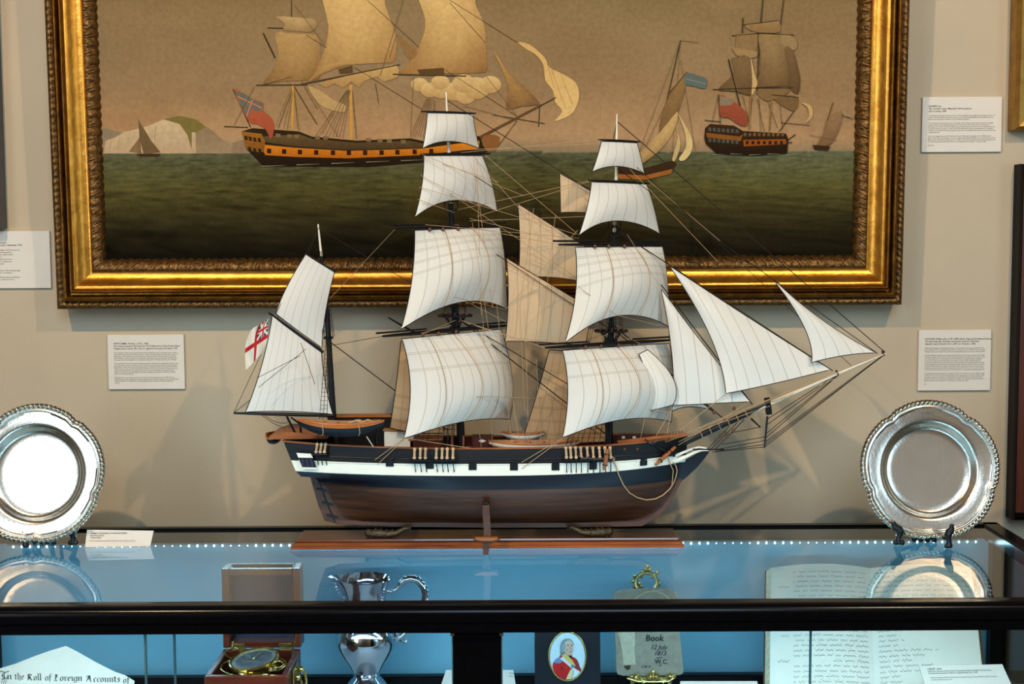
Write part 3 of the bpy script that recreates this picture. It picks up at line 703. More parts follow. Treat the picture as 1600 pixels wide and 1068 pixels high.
# uprights
a = P(1545, 1000, 2.45); b = P(1570, 1000, 2.45)
MB().bbox(((a.x + b.x) / 2, 2.452, (ZF + 0.93) / 2), (b.x - a.x, 0.026, 0.93 - ZF), 0.002).build('corner_post', M['black'], case)
for (xx, yy) in ((XR_C - 0.017, YF0 + 0.02), (XL_C + 0.017, YF0 + 0.02), (XL_C + 0.017, 2.452)):
    MB().bbox((xx, yy, (ZF + 0.92) / 2), (0.028, 0.026, 0.92 - ZF), 0.002).build('corner_post', M['black'], case)
a = P(707, 1020, 1.945); b = P(784, 1020, 1.945)
MB().bbox(((a.x + b.x) / 2, 1.966, (ZF + 0.918) / 2), (b.x - a.x, 0.045, 0.918 - ZF), 0.002).build('centre_post', M['black'], case)
M['glass_edge'] = mat('glass_edge', (0.10, 0.20, 0.22), 0.2, 0, 0.2, 50)
M['chrome'] = mat('chrome', (0.8, 0.8, 0.8), 0.15, 1, 0.05, 50)
def front_pane(x0, x1, y, e0, e1):
    MB().add([(x0, y, ZF - 0.01), (x1, y, ZF - 0.01), (x1, y, 0.92), (x0, y, 0.92)], [(0, 1, 2, 3)]).build('front_pane', M['front_glass'], case)
    for x, e in ((x0, e0), (x1, e1)):
        if e: MB().box2((x - 0.0012, y - 0.003, ZF), (x + 0.0012, y + 0.003, 0.92)).build('pane_edge', M['glass_edge'], case)
X228 = P(228, 1020, 1.95).x; X273 = P(273, 1020, 1.958).x; X1268 = P(1268, 1020, 1.95).x
front_pane(XL_C + 0.03, X273, 1.958, 0, 1); front_pane(X228, a.x, 1.948, 1, 1)
front_pane(b.x, X1268, 1.948, 1, 0); front_pane(X1268, XR_C - 0.03, 1.958, 1, 0)
for x in (a.x, b.x):
    MB().bbox((x, 1.944, P(745, 990, 1.944).z), (0.006, 0.006, 0.006), 0.001).build('pane_clip', M['chrome'], case)
MB().bbox(((XL_C + XR_C) / 2, (YF0 + YB1) / 2, (0.05 + ZF - 0.03) / 2), (XR_C - XL_C, YB1 - YF0, ZF - 0.08), 0.004).build('base_cabinet', M['black'], case)
MB().box2((XL_C + 0.03, YF0 + 0.03, 0.0), (XR_C - 0.03, YB1 - 0.03, 0.06)).build('plinth', M['ebony'], case)
for x in (XL_C - 0.001, XR_C - 0.006):
    MB().box2((x + 0.002, YF0 + 0.02, ZF), (x + 0.004, YB0, 0.93)).build('side_pane', M['front_glass'], case)
# row of small lights under the back rail
M['led'] = mat('led_white', (0.9, 0.95, 1), 0.4, 0, 0.02, 50, emit=(0.70, 0.92, 1.0), estr=9)
M['strip'] = mat('led_tape', srgb(120, 124, 122), 0.6, 0, 0.05, 80)
MB().box2((XL_C + 0.05, YB0 - 0.003, 0.9235), (XR_C - 0.045, YB0 + 0.004, 0.9268)).build('light_strip', M['strip'], case)
M['led_dim'] = mat('led_dim', (0.9, 0.95, 1), 0.4, 0, 0.02, 50, emit=(0.75, 0.94, 1.0), estr=3.5)
protos = {}
px = 19.0; i_led = 0
while px < 1528:
    if not (512 < px < 1010):
        p = P(px, 800, YB0 - 0.004); i_led += 1
        dim = math.sin(i_led * 0.61) + 0.6 * math.sin(i_led * 1.7 + 1) < -0.25
        c = Vector((p.x, YB0 - 0.0045, 0.9222))
        if dim not in protos:
            mb = MB(); rr = 0.0013 if dim else 0.0018
            mb.sphere(c, rr, 8, 0, (1, 0.8, 1.3)); protos[dim] = (mb.build('light_bulb', M['led_dim' if dim else 'led'], case), c.x)
        else:
            o = protos[dim][0].copy(); COL.objects.link(o); o.parent = case; o.location = (c.x - protos[dim][1], 0, 0)
    px += 13.1

# ================================================================== things inside the case
def lean_plane(px, py, Y, deg):
    p0 = P(px, py, Y); a = math.radians(deg)
    return p0, Vector((0, -math.cos(a), math.sin(a))), Vector((0, math.sin(a), math.cos(a)))
M['wood_red'] = mat('mahogany', srgb(98, 42, 26), 0.28, 0, 0.35, 14, 0.08, 60, stretch=(1, 5, 5), coat=0.3)
M['baize'] = mat('dark_lining', srgb(24, 20, 24), 0.7, 0, 0.2, 100)
# ---- marine chronometer in its box
pl = P(349, 1013, 2.263); pr = P(470, 1014, 2.263)
cx = (pl.x + pr.x) / 2; cw = pr.x - pl.x; czt = pl.z
chron = thing('chronometer', 'brass chronometer in an open square mahogany box, lid raised', 'chronometer', (cx, 2.19, ZF))
yf, yb, wt = 2.118, 2.262, 0.010
mb = MB()
for (x0, x1, y0, y1) in ((-cw / 2, cw / 2, yf, yf + wt), (-cw / 2, cw / 2, yb - wt, yb), (-cw / 2, -cw / 2 + wt, yf + wt, yb - wt), (cw / 2 - wt, cw / 2, yf + wt, yb - wt)):
    mb.bbox((cx + (x0 + x1) / 2, (y0 + y1) / 2, (ZF + czt) / 2), (x1 - x0, y1 - y0, czt - ZF), 0.0015)
mb.build('box_body', M['wood_red'], chron)
MB().box2((cx - cw / 2 + wt, yf + wt, ZF + 0.03), (cx + cw / 2 - wt, yb - wt, ZF + 0.075)).build('lining', M['baize'], chron)
zl = P(410, 888, 2.263).z
mb = MB(); lt = 0.012
mb.bbox((cx, 2.30, (czt + zl) / 2), (cw, 0.008, zl - czt), 0.001)
for (x0, x1, z0, z1) in ((-cw / 2, -cw / 2 + lt, czt + 0.001, zl), (cw / 2 - lt, cw / 2, czt + 0.001, zl), (-cw / 2 + lt, cw / 2 - lt, czt + 0.001, czt + 0.001 + lt * 0.9), (-cw / 2 + lt, cw / 2 - lt, zl - lt, zl)):
    mb.bbox((cx + (x0 + x1) / 2, 2.28, (z0 + z1) / 2), (x1 - x0, 0.036, z1 - z0), 0.0015)
lid = mb.build('lid', M['wood_red'], chron)
M['lid_gloss'] = mat('polished_lining', srgb(40, 44, 66), 0.12, 0, 0.2, 40)
MB().box2((cx - cw / 2 + lt, 2.2905, czt + 0.012), (cx + cw / 2 - lt, 2.296, zl - lt)).build('lid_panel', M['lid_gloss'], lid)
MB().bbox((cx, 2.2865, czt + 0.047), (cw - 2 * lt, 0.008, 0.005), 0.001).build('lid_batten', M['wood_red'], lid)
MB().bbox((cx, 2.282, zl + 0.0012), (cw * 0.78, 0.006, 0.0024), 0.0006).build('lid_slot', M['baize'], lid)
for fx in (-0.30, 0.30):
    MB().bbox((cx + fx * cw, 2.2615, czt + 0.003), (0.022, 0.002, 0.013), 0.0006).build('hinge', M['brass_old'], chron)
def ring_pts(c, r, nrm, k=40):
    nrm = Vector(nrm).normalized(); a = nrm.cross(Vector((0, 1, 0.01))).normalized(); b = nrm.cross(a)
    return [Vector(c) + (a * math.cos(2 * PI * i / k) + b * math.sin(2 * PI * i / k)) * r for i in range(k)]
dc = P(397, 1030.5, 2.178)
dn = Vector((-0.13, -0.13, 1)).normalized()
drot = dn.to_track_quat('Z', 'Y').to_matrix()
bowl = MB().lathe([(0.0, -0.042), (0.022, -0.04), (0.035, -0.028), (0.0385, -0.012), (0.039, -0.005), (0.0415, -0.004), (0.042, 0.0), (0.0415, 0.003), (0.0395, 0.0042), (0.0375, 0.003), (0.0372, 0.001)], dc, 40, drot).build('dial_case', M['brass'], chron)
M['dial'] = mat('dial_face', srgb(140, 150, 156), 0.35, 0.3, 0.06, 60)
dial = MB().lathe([(0.0, 0.0012), (0.0374, 0.0012)], dc, 40, drot).build('dial', M['dial'], chron)
mb = MB()
for i in range(60):
    a_ = 2 * PI * i / 60; q = Vector((math.cos(a_), math.sin(a_), 0)); t = Vector((-q.y, q.x, 0)); r0 = 0.0325 if i % 5 else 0.030
    mb.add([dc + drot @ (q * r0 + t * 0.0004 + Vector((0, 0, 0.0016))), dc + drot @ (q * 0.0355 + t * 0.0004 + Vector((0, 0, 0.0016))), dc + drot @ (q * 0.0355 - t * 0.0004 + Vector((0, 0, 0.0016))), dc + drot @ (q * r0 - t * 0.0004 + Vector((0, 0, 0.0016)))], [(0, 1, 2, 3)])
mb.build('minute_marks', M['plaque'], dial)
mb = MB()
for ang, ln in ((2.1, 0.026), (4.0, 0.018)):
    q = Vector((math.cos(ang), math.sin(ang), 0)); mb.rod(dc + drot @ Vector((0, 0, 0.003)), dc + drot @ (q * ln + Vector((0, 0, 0.003))), 0.0006, 0.0003, 5)
mb.sphere(dc + drot @ Vector((0, 0, 0.003)), 0.0016, 8)
mb.build('hand', M['brass'], dial)
gc = Vector((cx - 0.001, 2.19, czt - 0.006))
MB().tube(ring_pts(gc, 0.0535, (0, 0, 1), 48), 0.0018, 8, closed=True).build('gimbal_ring', M['brass'], chron)
MB().bbox((cx - 0.012, yf + wt + 0.004, czt - 0.006), (0.042, 0.006, 0.003), 0.0008).lathe([(0.0, 0.006), (0.005, 0.005), (0.009, 0.0), (0.009, -0.002)], (cx - 0.008, yf + wt + 0.007, czt - 0.004), 16).build('gimbal_bracket', M['brass'], chron)
kc = P(364, 1019, 2.235)
mb = MB(); mb.tube(ring_pts(kc, 0.0125, (0.1, -0.5, 1), 24), 0.0016, 6, closed=True); mb.rod(kc + Vector((-0.002, 0.005, 0.008)), kc + Vector((0.0, 0.006, 0.018)), 0.0028, 0.0018); mb.bbox(kc + Vector((0.016, 0.004, 0.004)), (0.01, 0.003, 0.006), 0.0008)
mb.build('winding_key', M['brass_old'], chron)
mb = MB(); c2 = P(434, 1037, 2.15); mb.tube(ring_pts(c2, 0.009, (0, -0.3, 1), 20), 0.0014, 6, closed=True); mb.lathe([(0.0, 0.003), (0.007, 0.002), (0.008, -0.004), (0.004, -0.01)], c2 + Vector((-0.008, -0.004, -0.004)), 16); mb.build('gimbal_lock', M['brass'], chron)
hx = cx + cw / 2 + 0.003
mb = MB(); hz = czt - 0.02
mb.bbox((hx - 0.001, 2.19, hz), (0.003, 0.05, 0.026), 0.001)
mb.tube([(hx + 0.003, 2.17, hz), (hx + 0.011, 2.168, hz - 0.004), (hx + 0.014, 2.172, hz - 0.02), (hx + 0.014, 2.19, hz - 0.026), (hx + 0.014, 2.208, hz - 0.02), (hx + 0.011, 2.212, hz - 0.004), (hx + 0.003, 2.21, hz)], 0.0026, 8)
for yy in (2.17, 2.21): mb.sphere((hx + 0.006, yy, hz), 0.0055, 10)
mb.build('drop_handle', M['brass'], chron)
mb = MB(); q0 = P(459, 985, 2.255); q1 = P(457, 1040, 2.19)
mb.rod((cx + cw / 2 - 0.006, 2.262, czt + 0.045), (cx + cw / 2 - 0.004, 2.195, czt + 0.004), 0.0016); mb.build('lid_stay', M['brass_old'], chron)

# ---- silver ewer
EY = 2.37
def ez(y): return P(572, y, EY).z
ec = P(572, 1000, EY); kpx = (P(622, 1000, EY).x - P(572, 1000, EY).x) / 50
ewer = thing('silver_jug', 'tall silver jug with a pouring lip and scrolled handle, inside the case', 'jug', (ec.x, EY, ZF))
zs = ez(1060)
prof = [(0.0, ZF), (46 * kpx, ZF), (46.5 * kpx, ZF + 0.006), (43 * kpx, ZF + 0.012), (38 * kpx, ZF + 0.02), (26 * kpx, ez(1062)), (20 * kpx, ez(1057)), (18.5 * kpx, ez(1054)), (21 * kpx, ez(1052)), (19.5 * kpx, ez(1049)), (22 * kpx, ez(1046)), (28 * kpx, ez(1035)), (37 * kpx, ez(1022)), (44 * kpx, ez(1010)), (47 * kpx, ez(1001)), (47.5 * kpx, ez(994)), (45 * kpx, ez(984)), (40 * kpx, ez(972)), (35 * kpx, ez(960)), (32 * kpx, ez(948)), (31.5 * kpx, ez(938)), (32.5 * kpx, ez(926)), (35 * kpx, ez(915)), (38 * kpx, ez(907)), (39.5 * kpx, ez(903)), (38.2 * kpx, ez(902.5)), (36 * kpx, ez(907)), (33 * kpx, ez(918)), (30.5 * kpx, ez(935)), (30 * kpx, ez(950))]
zr_ = ez(903)
def lip(p, a):
    t = max(0, min(1, (p.z - ez(945)) / (zr_ - ez(945))))
    c = max(0, -math.cos(a)) ** 5 * t * t
    sc_ = 1 + 0.46 * c
    return Vector((p.x * sc_, p.y * (1 - 0.25 * c), p.z + 0.004 * c - 0.006 * t * max(0, math.cos(a + 0.9)) * 0))
MB().lathe(prof, (ec.x, EY, 0), 56, None, 0, lip).build('body', M['pewter'], ewer, 60)
hp = [(600, 921), (612, 924), (620, 920), (625, 913), (631, 906), (642, 903), (653, 906), (661, 916), (664, 928), (662, 942), (657, 958), (649, 972), (639, 984), (628, 993), (618, 999), (612, 1003)]
MB().tube([P(x, y, EY) for x, y in hp], [0.003, 0.003, 0.0035, 0.005, 0.006, 0.0065, 0.0065, 0.006, 0.0055, 0.0052, 0.005, 0.0046, 0.0042, 0.004, 0.004, 0.003], 10).build('handle', M['pewter'], ewer)
mb = MB()
for i in range(14):
    t = i / 13; j = 4 + t * 6; i0 = int(j); i0 = min(i0, len(hp) - 2); f_ = j - i0
    x = hp[i0][0] + (hp[i0 + 1][0] - hp[i0][0]) * f_; y = hp[i0][1] + (hp[i0 + 1][1] - hp[i0][1]) * f_
    ang = math.atan2(y - 935, x - 632); mb.sphere(P(x + 5 * math.cos(ang), y + 5 * math.sin(ang), EY), 0.0024, 8, 0, (1, 1.6, 1))
mb.tube([P(x, y, EY) for x, y in ((618, 999), (622, 990), (621, 982), (614, 984))], 0.0022, 6)
mb.tube([P(x, y, EY) for x, y in ((620, 994), (628, 1000), (634, 1003), (637, 998), (634, 996))], [0.003, 0.0028, 0.0025, 0.002, 0.0015], 6)
mb.build('leaf_scroll', M['pewter'], ewer)
mb = MB()
for i in range(9): mb.sphere(P(523 + i * 2.2, 912 + i * 4.5, EY - 0.004), 0.0018, 8)
for i in range(7): mb.sphere(P(602 - i * 0.6, 912 + i * 4.2, EY - 0.018), 0.0018, 8)
mb.build('beading', M['pewter'], ewer)
mb = MB()
mb.text('Australia', 0.0075, P(547, 988, EY - 0.0535) - Vector((0, 0, 0.002)), (1, 0, 0), (0, 0.1, 1), 'LEFT', 0, 0.2)
mb.build('engraving', M['baize'], ewer)

# ---- framed oval portrait of an officer
p0, pn2, pu2 = lean_plane(886, 1024, 2.30, 8)
def op(px, py, lay=0): return PP(px, py, p0 + pn2 * (lay * 0.00015), pn2)
fz = PZ(886, 1114, ZF)
port = thing('portrait_miniature', 'small oval portrait of a red coated officer in a flat black frame', 'portrait', (p0.x, 2.30, ZF))
def on_plane_at_z(x, z): 
    t = (z - p0.z) / pu2.z; return Vector((x, p0.y + pu2.y * t, z))
xl_, xr_ = op(835.5, 1024).x, op(938, 1024).x; zt_ = op(886, 972).z
c0 = [on_plane_at_z(xl_, ZF), on_plane_at_z(xr_, ZF), on_plane_at_z(xr_, zt_), on_plane_at_z(xl_, zt_)]
M['black_wood'] = mat('black_lacquered_wood', srgb(30, 36, 44), 0.35, 0, 0.15, 25, 0.05, 60, stretch=(1, 1, 0.2))
MB().prism([q - pn2 * 0.0005 for q in c0], -pn2 * 0.014).build('frame', M['black_wood'], port)
ov = lambda rx, ry, k, lay: op(886.5 + rx * math.cos(k), 1024.5 + ry * math.sin(k), lay)
mb = MB()
mb.tube([ov(29, 38.2, 2 * PI * i / 64, 1) + pn2 * 0.001 for i in range(64)], 0.0016, 8, closed=True)
for i in range(64): mb.sphere(ov(28.8, 38, 2 * PI * i / 64, 1) + pn2 * 0.0022, 0.0008, 6)
mb.build('oval_rim', M['brass_old'], port)
pic = MB(); PL = [2]
def pp(pts, col, col2=None, raw=False):
    PL[0] += 1
    q = pts if raw else [(820 + x / 10.9, 970 + y / 10.9) for x, y in pts]
    q = [((886.5 + (x - 886.5) * min(1, 1 / max(1e-6, math.hypot((x - 886.5) / 27.6, (y - 1024.5) / 36.8)))), (1024.5 + (y - 1024.5) * min(1, 1 / max(1e-6, math.hypot((x - 886.5) / 27.6, (y - 1024.5) / 36.8))))) if True else (x, y) for x, y in q]
    y0 = min(p[1] for p in q); y1 = max(p[1] for p in q)
    pic.poly([op(x, y, PL[0]) for x, y in q], 0, [lerp3(col, col2 or col, (y - y0) / max(1e-6, y1 - y0)) for x, y in q])
pp([(886.5 + 27.6 * math.cos(2 * PI * i / 48), 1024.5 + 36.8 * math.sin(2 * PI * i / 48)) for i in range(48)], srgb(206, 222, 226), srgb(196, 214, 222), True)
red = srgb(206, 52, 44)
pp(smooth([(620, 560), (690, 520), (780, 590), (880, 640), (930, 760), (970, 860), (900, 960), (760, 1010), (640, 1000), (540, 930), (475, 790), (490, 690), (560, 640)], 3), red, srgb(186, 40, 44))
pp([(880, 640), (920, 720), (960, 850), (905, 850), (850, 720)], srgb(150, 60, 60))
pp(smooth([(495, 700), (520, 650), (570, 620), (620, 615), (640, 650), (612, 710), (550, 715)], 2), srgb(122, 140, 170))
pp([(622, 575), (655, 530), (720, 570), (790, 640), (870, 760), (800, 780), (720, 680), (650, 620)], srgb(214, 188, 110))
pp([(600, 640), (650, 600), (760, 720), (850, 800), (940, 855), (935, 880), (850, 860), (770, 780), (680, 700)], srgb(206, 214, 226))
pp([(780, 820), (840, 830), (790, 990), (700, 990), (740, 900)], srgb(216, 206, 160))
pp([(840, 850), (940, 880), (880, 950), (800, 985)], srgb(214, 222, 226))
pp([(790, 745), (830, 735), (850, 770), (820, 800), (785, 785)], srgb(90, 140, 150))
pp([(730, 560), (800, 560), (800, 640), (770, 620)], srgb(30, 34, 44))
pp(smooth([(612, 590), (605, 480), (608, 400), (640, 330), (700, 298), (770, 305), (815, 350), (825, 420), (700, 520), (660, 560)], 3), srgb(140, 152, 154), srgb(110, 122, 126))
pp(smooth([(690, 350), (760, 325), (812, 365), (826, 440), (822, 510), (800, 570), (760, 585), (700, 555), (672, 490), (668, 420)], 3), srgb(212, 190, 172), srgb(200, 168, 150))
pp(smooth([(628, 400), (660, 370), (690, 390), (690, 450), (670, 510), (640, 540), (625, 480)], 2), srgb(150, 162, 164))
for (x, y) in ((738, 418), (795, 415)): pp([(x - 18, y), (x, y - 9), (x + 16, y), (x, y + 7)], srgb(58, 48, 46))
pp([(775, 430), (795, 470), (778, 480), (766, 470)], srgb(184, 140, 122)); pp([(755, 512), (800, 508), (785, 522), (765, 522)], srgb(176, 96, 88))
pp(smooth([(700, 470), (730, 465), (735, 500), (706, 505)], 2), srgb(206, 150, 134))
pp([(716, 395), (760, 393), (760, 400), (718, 402)], srgb(96, 84, 78)); pp([(785, 395), (815, 400), (813, 406), (787, 402)], srgb(96, 84, 78))
for (x, y) in ((655, 575), (685, 610), (712, 640), (712, 725), (712, 782), (745, 965), (748, 925)): pp([(x - 8, y), (x, y - 8), (x + 8, y), (x, y + 8)], srgb(226, 190, 90))
pp([(618, 770), (632, 760), (636, 830), (620, 835)], srgb(130, 30, 34))
M['enamel'] = mat('portrait_paint', (1, 1, 1), 0.3, 0, 0.06, 200, attr=True)
pic.build('painted_oval', M['enamel'], port)

# ---- old notebook on an ornate brass easel
p0, pn3, pu3 = lean_plane(1012, 985, 2.335, 10)
def nb(x, y, o=0.0): return PP(940 + x / 5.393, 870 + y / 5.393, p0 + pn3 * o, pn3)
easel = thing('brass_easel', 'small ornate brass easel holding up the worn notebook', 'easel', (p0.x, 2.34, ZF))
note = thing('notebook', 'worn grey paper notebook with a torn spine and inked title, upright on a brass easel', 'book', (p0.x, 2.335, nb(400, 1000).z))
out = [(102, 312), (135, 290), (200, 272), (215, 282), (260, 268), (420, 264), (575, 266), (640, 305), (648, 420), (652, 560), (660, 640), (664, 680), (674, 800), (686, 900), (688, 975), (660, 992), (560, 998), (440, 996), (330, 1000), (180, 998), (135, 985), (122, 930), (124, 800), (116, 690), (112, 560), (106, 430)]
M['old_paper'] = mat('old_grey_paper', srgb(158, 148, 130), 0.85, 0, 0.14, 70, 0.4, 200)
M['spine_paper'] = mat('torn_spine_paper', srgb(196, 186, 160), 0.85, 0, 0.12, 90, 0.5, 200)
MB().prism([nb(*q) for q in out], -pn3 * 0.009).build('cover', M['old_paper'], note)
MB().prism([nb(x, y, 0.0012) for x, y in [(130, 612), (280, 608), (284, 700), (276, 790), (288, 905), (184, 910), (176, 800), (150, 680)]], -pn3 * 0.0014).build('torn_spine', M['spine_paper'], note)
M['pen_ink'] = mat('pen_ink', srgb(30, 30, 44), 0.7, 0, 0.2, 200)
M['rust'] = mat('rust_mark', srgb(84, 62, 46), 0.8, 0, 0.2, 100)
pxm = (nb(500, 600) - nb(400, 600)).length / 100
mb = MB()
def nwrite(t, x, y, h, sh=0.15, al='LEFT', bold=0.01): mb.text(t, h * pxm * 1.35, nb(x, y, 0.0006), Vector((1, 0, 0)) - pu3 * 0.015, pu3, al, bold, sh)
nwrite('Book', 370, 704, 52, 0.1, bold=0.02); nwrite('12 July', 410, 775, 38, 0.35); nwrite('1813', 440, 826, 38, 0.35); nwrite('W.C.', 448, 896, 38, 0.05, bold=0.02)
nwrite('12 M 19', 330, 930, 18, 0.3)
for (x0, x1, y, yy) in ((462, 514, 846, 852), (484, 508, 908, 912), (490, 500, 914, 920)): mb.poly([nb(x0, y, 0.0006), nb(x1, y - 4, 0.0006), nb(x1, yy - 4, 0.0006), nb(x0, yy, 0.0006)])
mb.build('handwriting', M['pen_ink'], note)
MB().poly([nb(x, y, 0.0008) for x, y in [(186, 914), (246, 910), (240, 940), (222, 952), (200, 940)]]).build('stain', M['rust'], note)
mb = MB()                                                   # easel ring with leaves
rp = [(300, 262), (285, 225), (288, 190), (305, 160), (335, 138), (375, 130), (415, 138), (448, 160), (465, 195), (466, 230), (450, 262)]
mb.tube([nb(x, y, -0.012) for x, y in rp], [0.0045, 0.0042, 0.0035, 0.003, 0.0032, 0.0035, 0.0032, 0.003, 0.0032, 0.0035, 0.004], 8)
for (x, y, r) in ((385, 85, 4.4), (385, 68, 2.4), (372, 105, 3.6), (402, 105, 3.6), (345, 125, 3.2), (445, 148, 3.2), (470, 130, 3.0), (278, 160, 3.0), (270, 205, 3.2), (280, 245, 4.0), (322, 225, 3.4), (478, 190, 2.8), (480, 230, 3.2), (330, 245, 2.6), (420, 165, 2.4), (340, 165, 2.4)):
    mb.sphere(nb(x, y, -0.012), r * 0.00115, 8, 0, (1, 0.7, 1.15))
mb.build('ring_finial', M['brass_old'], easel)
mb = MB()
def spiral(cx_, cy_, r, turns, a0, sg=1, o=0.006):
    return [nb(cx_ + r * (1 - 0.75 * t) * math.cos(a0 + sg * t * turns * 2 * PI), cy_ + r * (1 - 0.75 * t) * math.sin(a0 + sg * t * turns * 2 * PI), o) for t in [i / 22 for i in range(23)]]
for (x, y, r, a0, sg) in ((300, 1015, 36, PI, 1), (570, 1012, 36, 0, -1), (250, 1010, 20, 0, -1), (608, 1005, 20, PI, 1), (350, 1030, 26, PI / 2, -1), (525, 1030, 26, PI / 2, 1), (405, 1000, 24, 0, 1), (470, 1000, 24, PI, -1)):
    mb.tube(spiral(x, y, r, 1.3, a0, sg), 0.0017, 6)
mb.tube(ring_pts(nb(435, 1005, 0.006), 0.0065, pn3, 20), 0.0016, 6, closed=True); mb.tube([nb(x, y, 0.006) for x, y in ((215, 1020), (300, 1046), (435, 1050), (560, 1046), (615, 1015))], 0.0016, 6)
for a_ in range(5): mb.rod(nb(435, 1005, 0.006), nb(435 + 34 * math.cos(a_ * 1.257), 1005 + 34 * math.sin(a_ * 1.257), 0.006), 0.0012)
mb.sphere(nb(435, 962, 0.006), 0.003, 8)
mb.build('scroll_ledge', M['brass'], easel)
mb = MB()
for x in (260, 575):
    q = nb(x, 1045, 0.0); mb.tube([q, Vector((q.x, q.y - 0.004, (q.z + ZF) / 2)), Vector((q.x + (0.006 if x > 400 else -0.006), q.y - 0.012, ZF + 0.004))], [0.004, 0.0035, 0.005], 8)
    mb.rod(nb(x, 1040, 0.006), nb(x, 1010, -0.014), 0.003)
q = nb(375, 260, -0.014); mb.tube([q, nb(400, 700, -0.014), Vector((q.x, 2.42, ZF + 0.004))], 0.003, 8); mb.rod(nb(435, 960, -0.014), nb(375, 262, -0.014), 0.003); mb.rod(nb(260, 1020, -0.014), nb(600, 1020, -0.014), 0.003)
mb.build('leg', M['brass_old'], easel)

# ---- big open manuscript book
A0 = P(1357, 892, 2.395); A1 = P(1366, 1092, 2.215)
bu = (A0 - A1).normalized(); bn = Vector((1, 0, 0)).cross(bu).normalized()
if bn.y > 0: bn = -bn
Lb = (A0 - A1).length
wl = A0.x - P(1203, 895, 2.395).x; wr = P(1515, 895, 2.395).x - A0.x
ofs = (A0 - A1).length
def page_h(t): return 0.006 + 0.017 * math.sin(PI * min(1, 0.06 + t * 0.72)) ** 0.8 * (1 - 0.35 * t)
def bk(t, w, side, o=0.0):      # t 0 spine..1 fore edge, w 0 bottom..1 top
    W = wl if side < 0 else wr
    xc = A1.x + (A0.x - A1.x) * w
    return Vector((xc + side * t * W, 0, 0)) + Vector((0, A1.y, A1.z)) + (bu - Vector((bu.x, 0, 0))) * (Lb * w) + bn * (page_h(t) + o)
book = thing('manuscript_book', 'large open book of handwritten pages inside the case', 'book', (A0.x, 2.3, A1.z))
M['page'] = mat('aged_page', srgb(224, 222, 208), 0.8, 0, 0.04, 12)
M['page_edge'] = mat('page_edges', srgb(196, 184, 158), 0.85, 0, 0.25, 260, stretch=(1, 1, 0.05))
M['calf'] = mat('calf_binding', srgb(92, 68, 44), 0.6, 0, 0.3, 30)
for side in (-1, 1):
    nm = 'page'
    pg = MB().grid(lambda u, v: bk(u, v + (0.018 * math.sin(PI * u) * v if side < 0 else 0.006 * math.sin(PI * u) * v), side), 24, 14).build(nm, M['page'], book)
    mb = MB(); T0 = 0.030
    def edge_pts(sd):
        return [bk(1, v, sd) for v in (0, 1)]
    e = edge_pts(side); back = [q - bn * (page_h(1) - 0.002) + Vector((side * (0.007 if side < 0 else 0.004), 0, 0)) for q in e]
    mb.add([e[0], e[1], back[1], back[0]], [(0, 1, 2, 3)])
    top = [bk(i / 12, 1.0, side) for i in range(13)]; bot = [bk(i / 12, 0.0, side) for i in range(13)]
    for rowp in (top, bot):
        vs = rowp + [q - bn * (page_h(i / 12) - 0.002) for i, q in enumerate(rowp)]
        mb.add(vs, [(i, i + 1, i + 14, i + 13) for i in range(12)])
    mb.build('page_block', M['page_edge'], book)
    W = wl if side < 0 else wr
    cov = [Vector((A0.x, 0, 0)), Vector((A0.x + side * (W + 0.010), 0, 0))]
    mb = MB(); c_ = []
    for xx, w in ((0, -0.01), (side * (W + 0.009), -0.01), (side * (W + 0.009), 1.008), (0, 1.008)):
        xc = A1.x + (A0.x - A1.x) * w
        c_.append(Vector((xc + xx, 0, 0)) + Vector((0, A1.y, A1.z)) + (bu - Vector((bu.x, 0, 0))) * (Lb * w))
    mb.prism(c_, -bn * 0.003).build('cover', M['calf'], book)
    # rows of handwriting
    mb = MB(); random.seed(5 + side)
    def scribble(t0, t1, w, amp=0.0022, slope=0.0):
        t = t0; dt = 0.0042
        while t < t1:
            wl_ = random.uniform(0.05, 0.13); te = min(t + wl_, t1); pts = []
            ph_ = random.uniform(0, 6)
            while t < te:
                a_ = amp * (0.55 * math.sin(t * 330 + ph_) + 0.45 * math.sin(t * 171 + ph_ * 2) * random.uniform(0.4, 1.3))
                if random.random() < 0.05: a_ += amp * 1.6
                ww = w + (a_ + slope * (t - t0)) / Lb; pts.append((t, ww)); t += dt
            if len(pts) > 2:
                th = 0.00042 / Lb; vs = []
                for (tt, ww) in pts: vs += [bk(tt, ww + th, side, 0.0005), bk(tt, ww - th, side, 0.0005)]
                mb.add(vs, [(2 * i, 2 * i + 2, 2 * i + 3, 2 * i + 1) for i in range(len(pts) - 1)])
            t += 0.02
    for i in range(24):
        w = 0.95 - i * 0.039
        if side < 0:
            if 0.70 > w > 0.66: continue
            scribble(0.05, 0.78 if i < 9 or i % 6 else 0.4, w, 0.0022)
            if i % 5 == 3: scribble(0.82, 0.93, w)
        else:
            if i < 8: scribble(0.04, 0.96, w)
            else:
                sh = (0.45, 0.18, 0.22, 0.2, 0.24, 0.18, 0.55, 0.42, 0.3, 0.5)[i % 10]
                scribble(0.05, 0.05 + sh, w)
                if i in (9, 11): scribble(0.62, 0.96, w)
                if i in (10, 12): scribble(0.34, 0.46, w)
    mb.build('handwriting', M['ink_soft'], pg)
M['perspex'] = mat('grey_support', srgb(120, 128, 132), 0.4, 0, 0.1, 20)
sup = thing('book_cradle', 'sloping grey support behind the large open book', 'book stand', (A0.x, 2.32, ZF))
c_ = [Vector((A1.x - wl * 0.8, A1.y, ZF)) , Vector((A1.x - wl * 0.8, 2.43, ZF)), Vector((A1.x - wl * 0.8, A0.y + 0.006, A0.z - 0.03)), Vector((A1.x - wl * 0.8, A1.y + 0.006, A1.z - 0.008))]
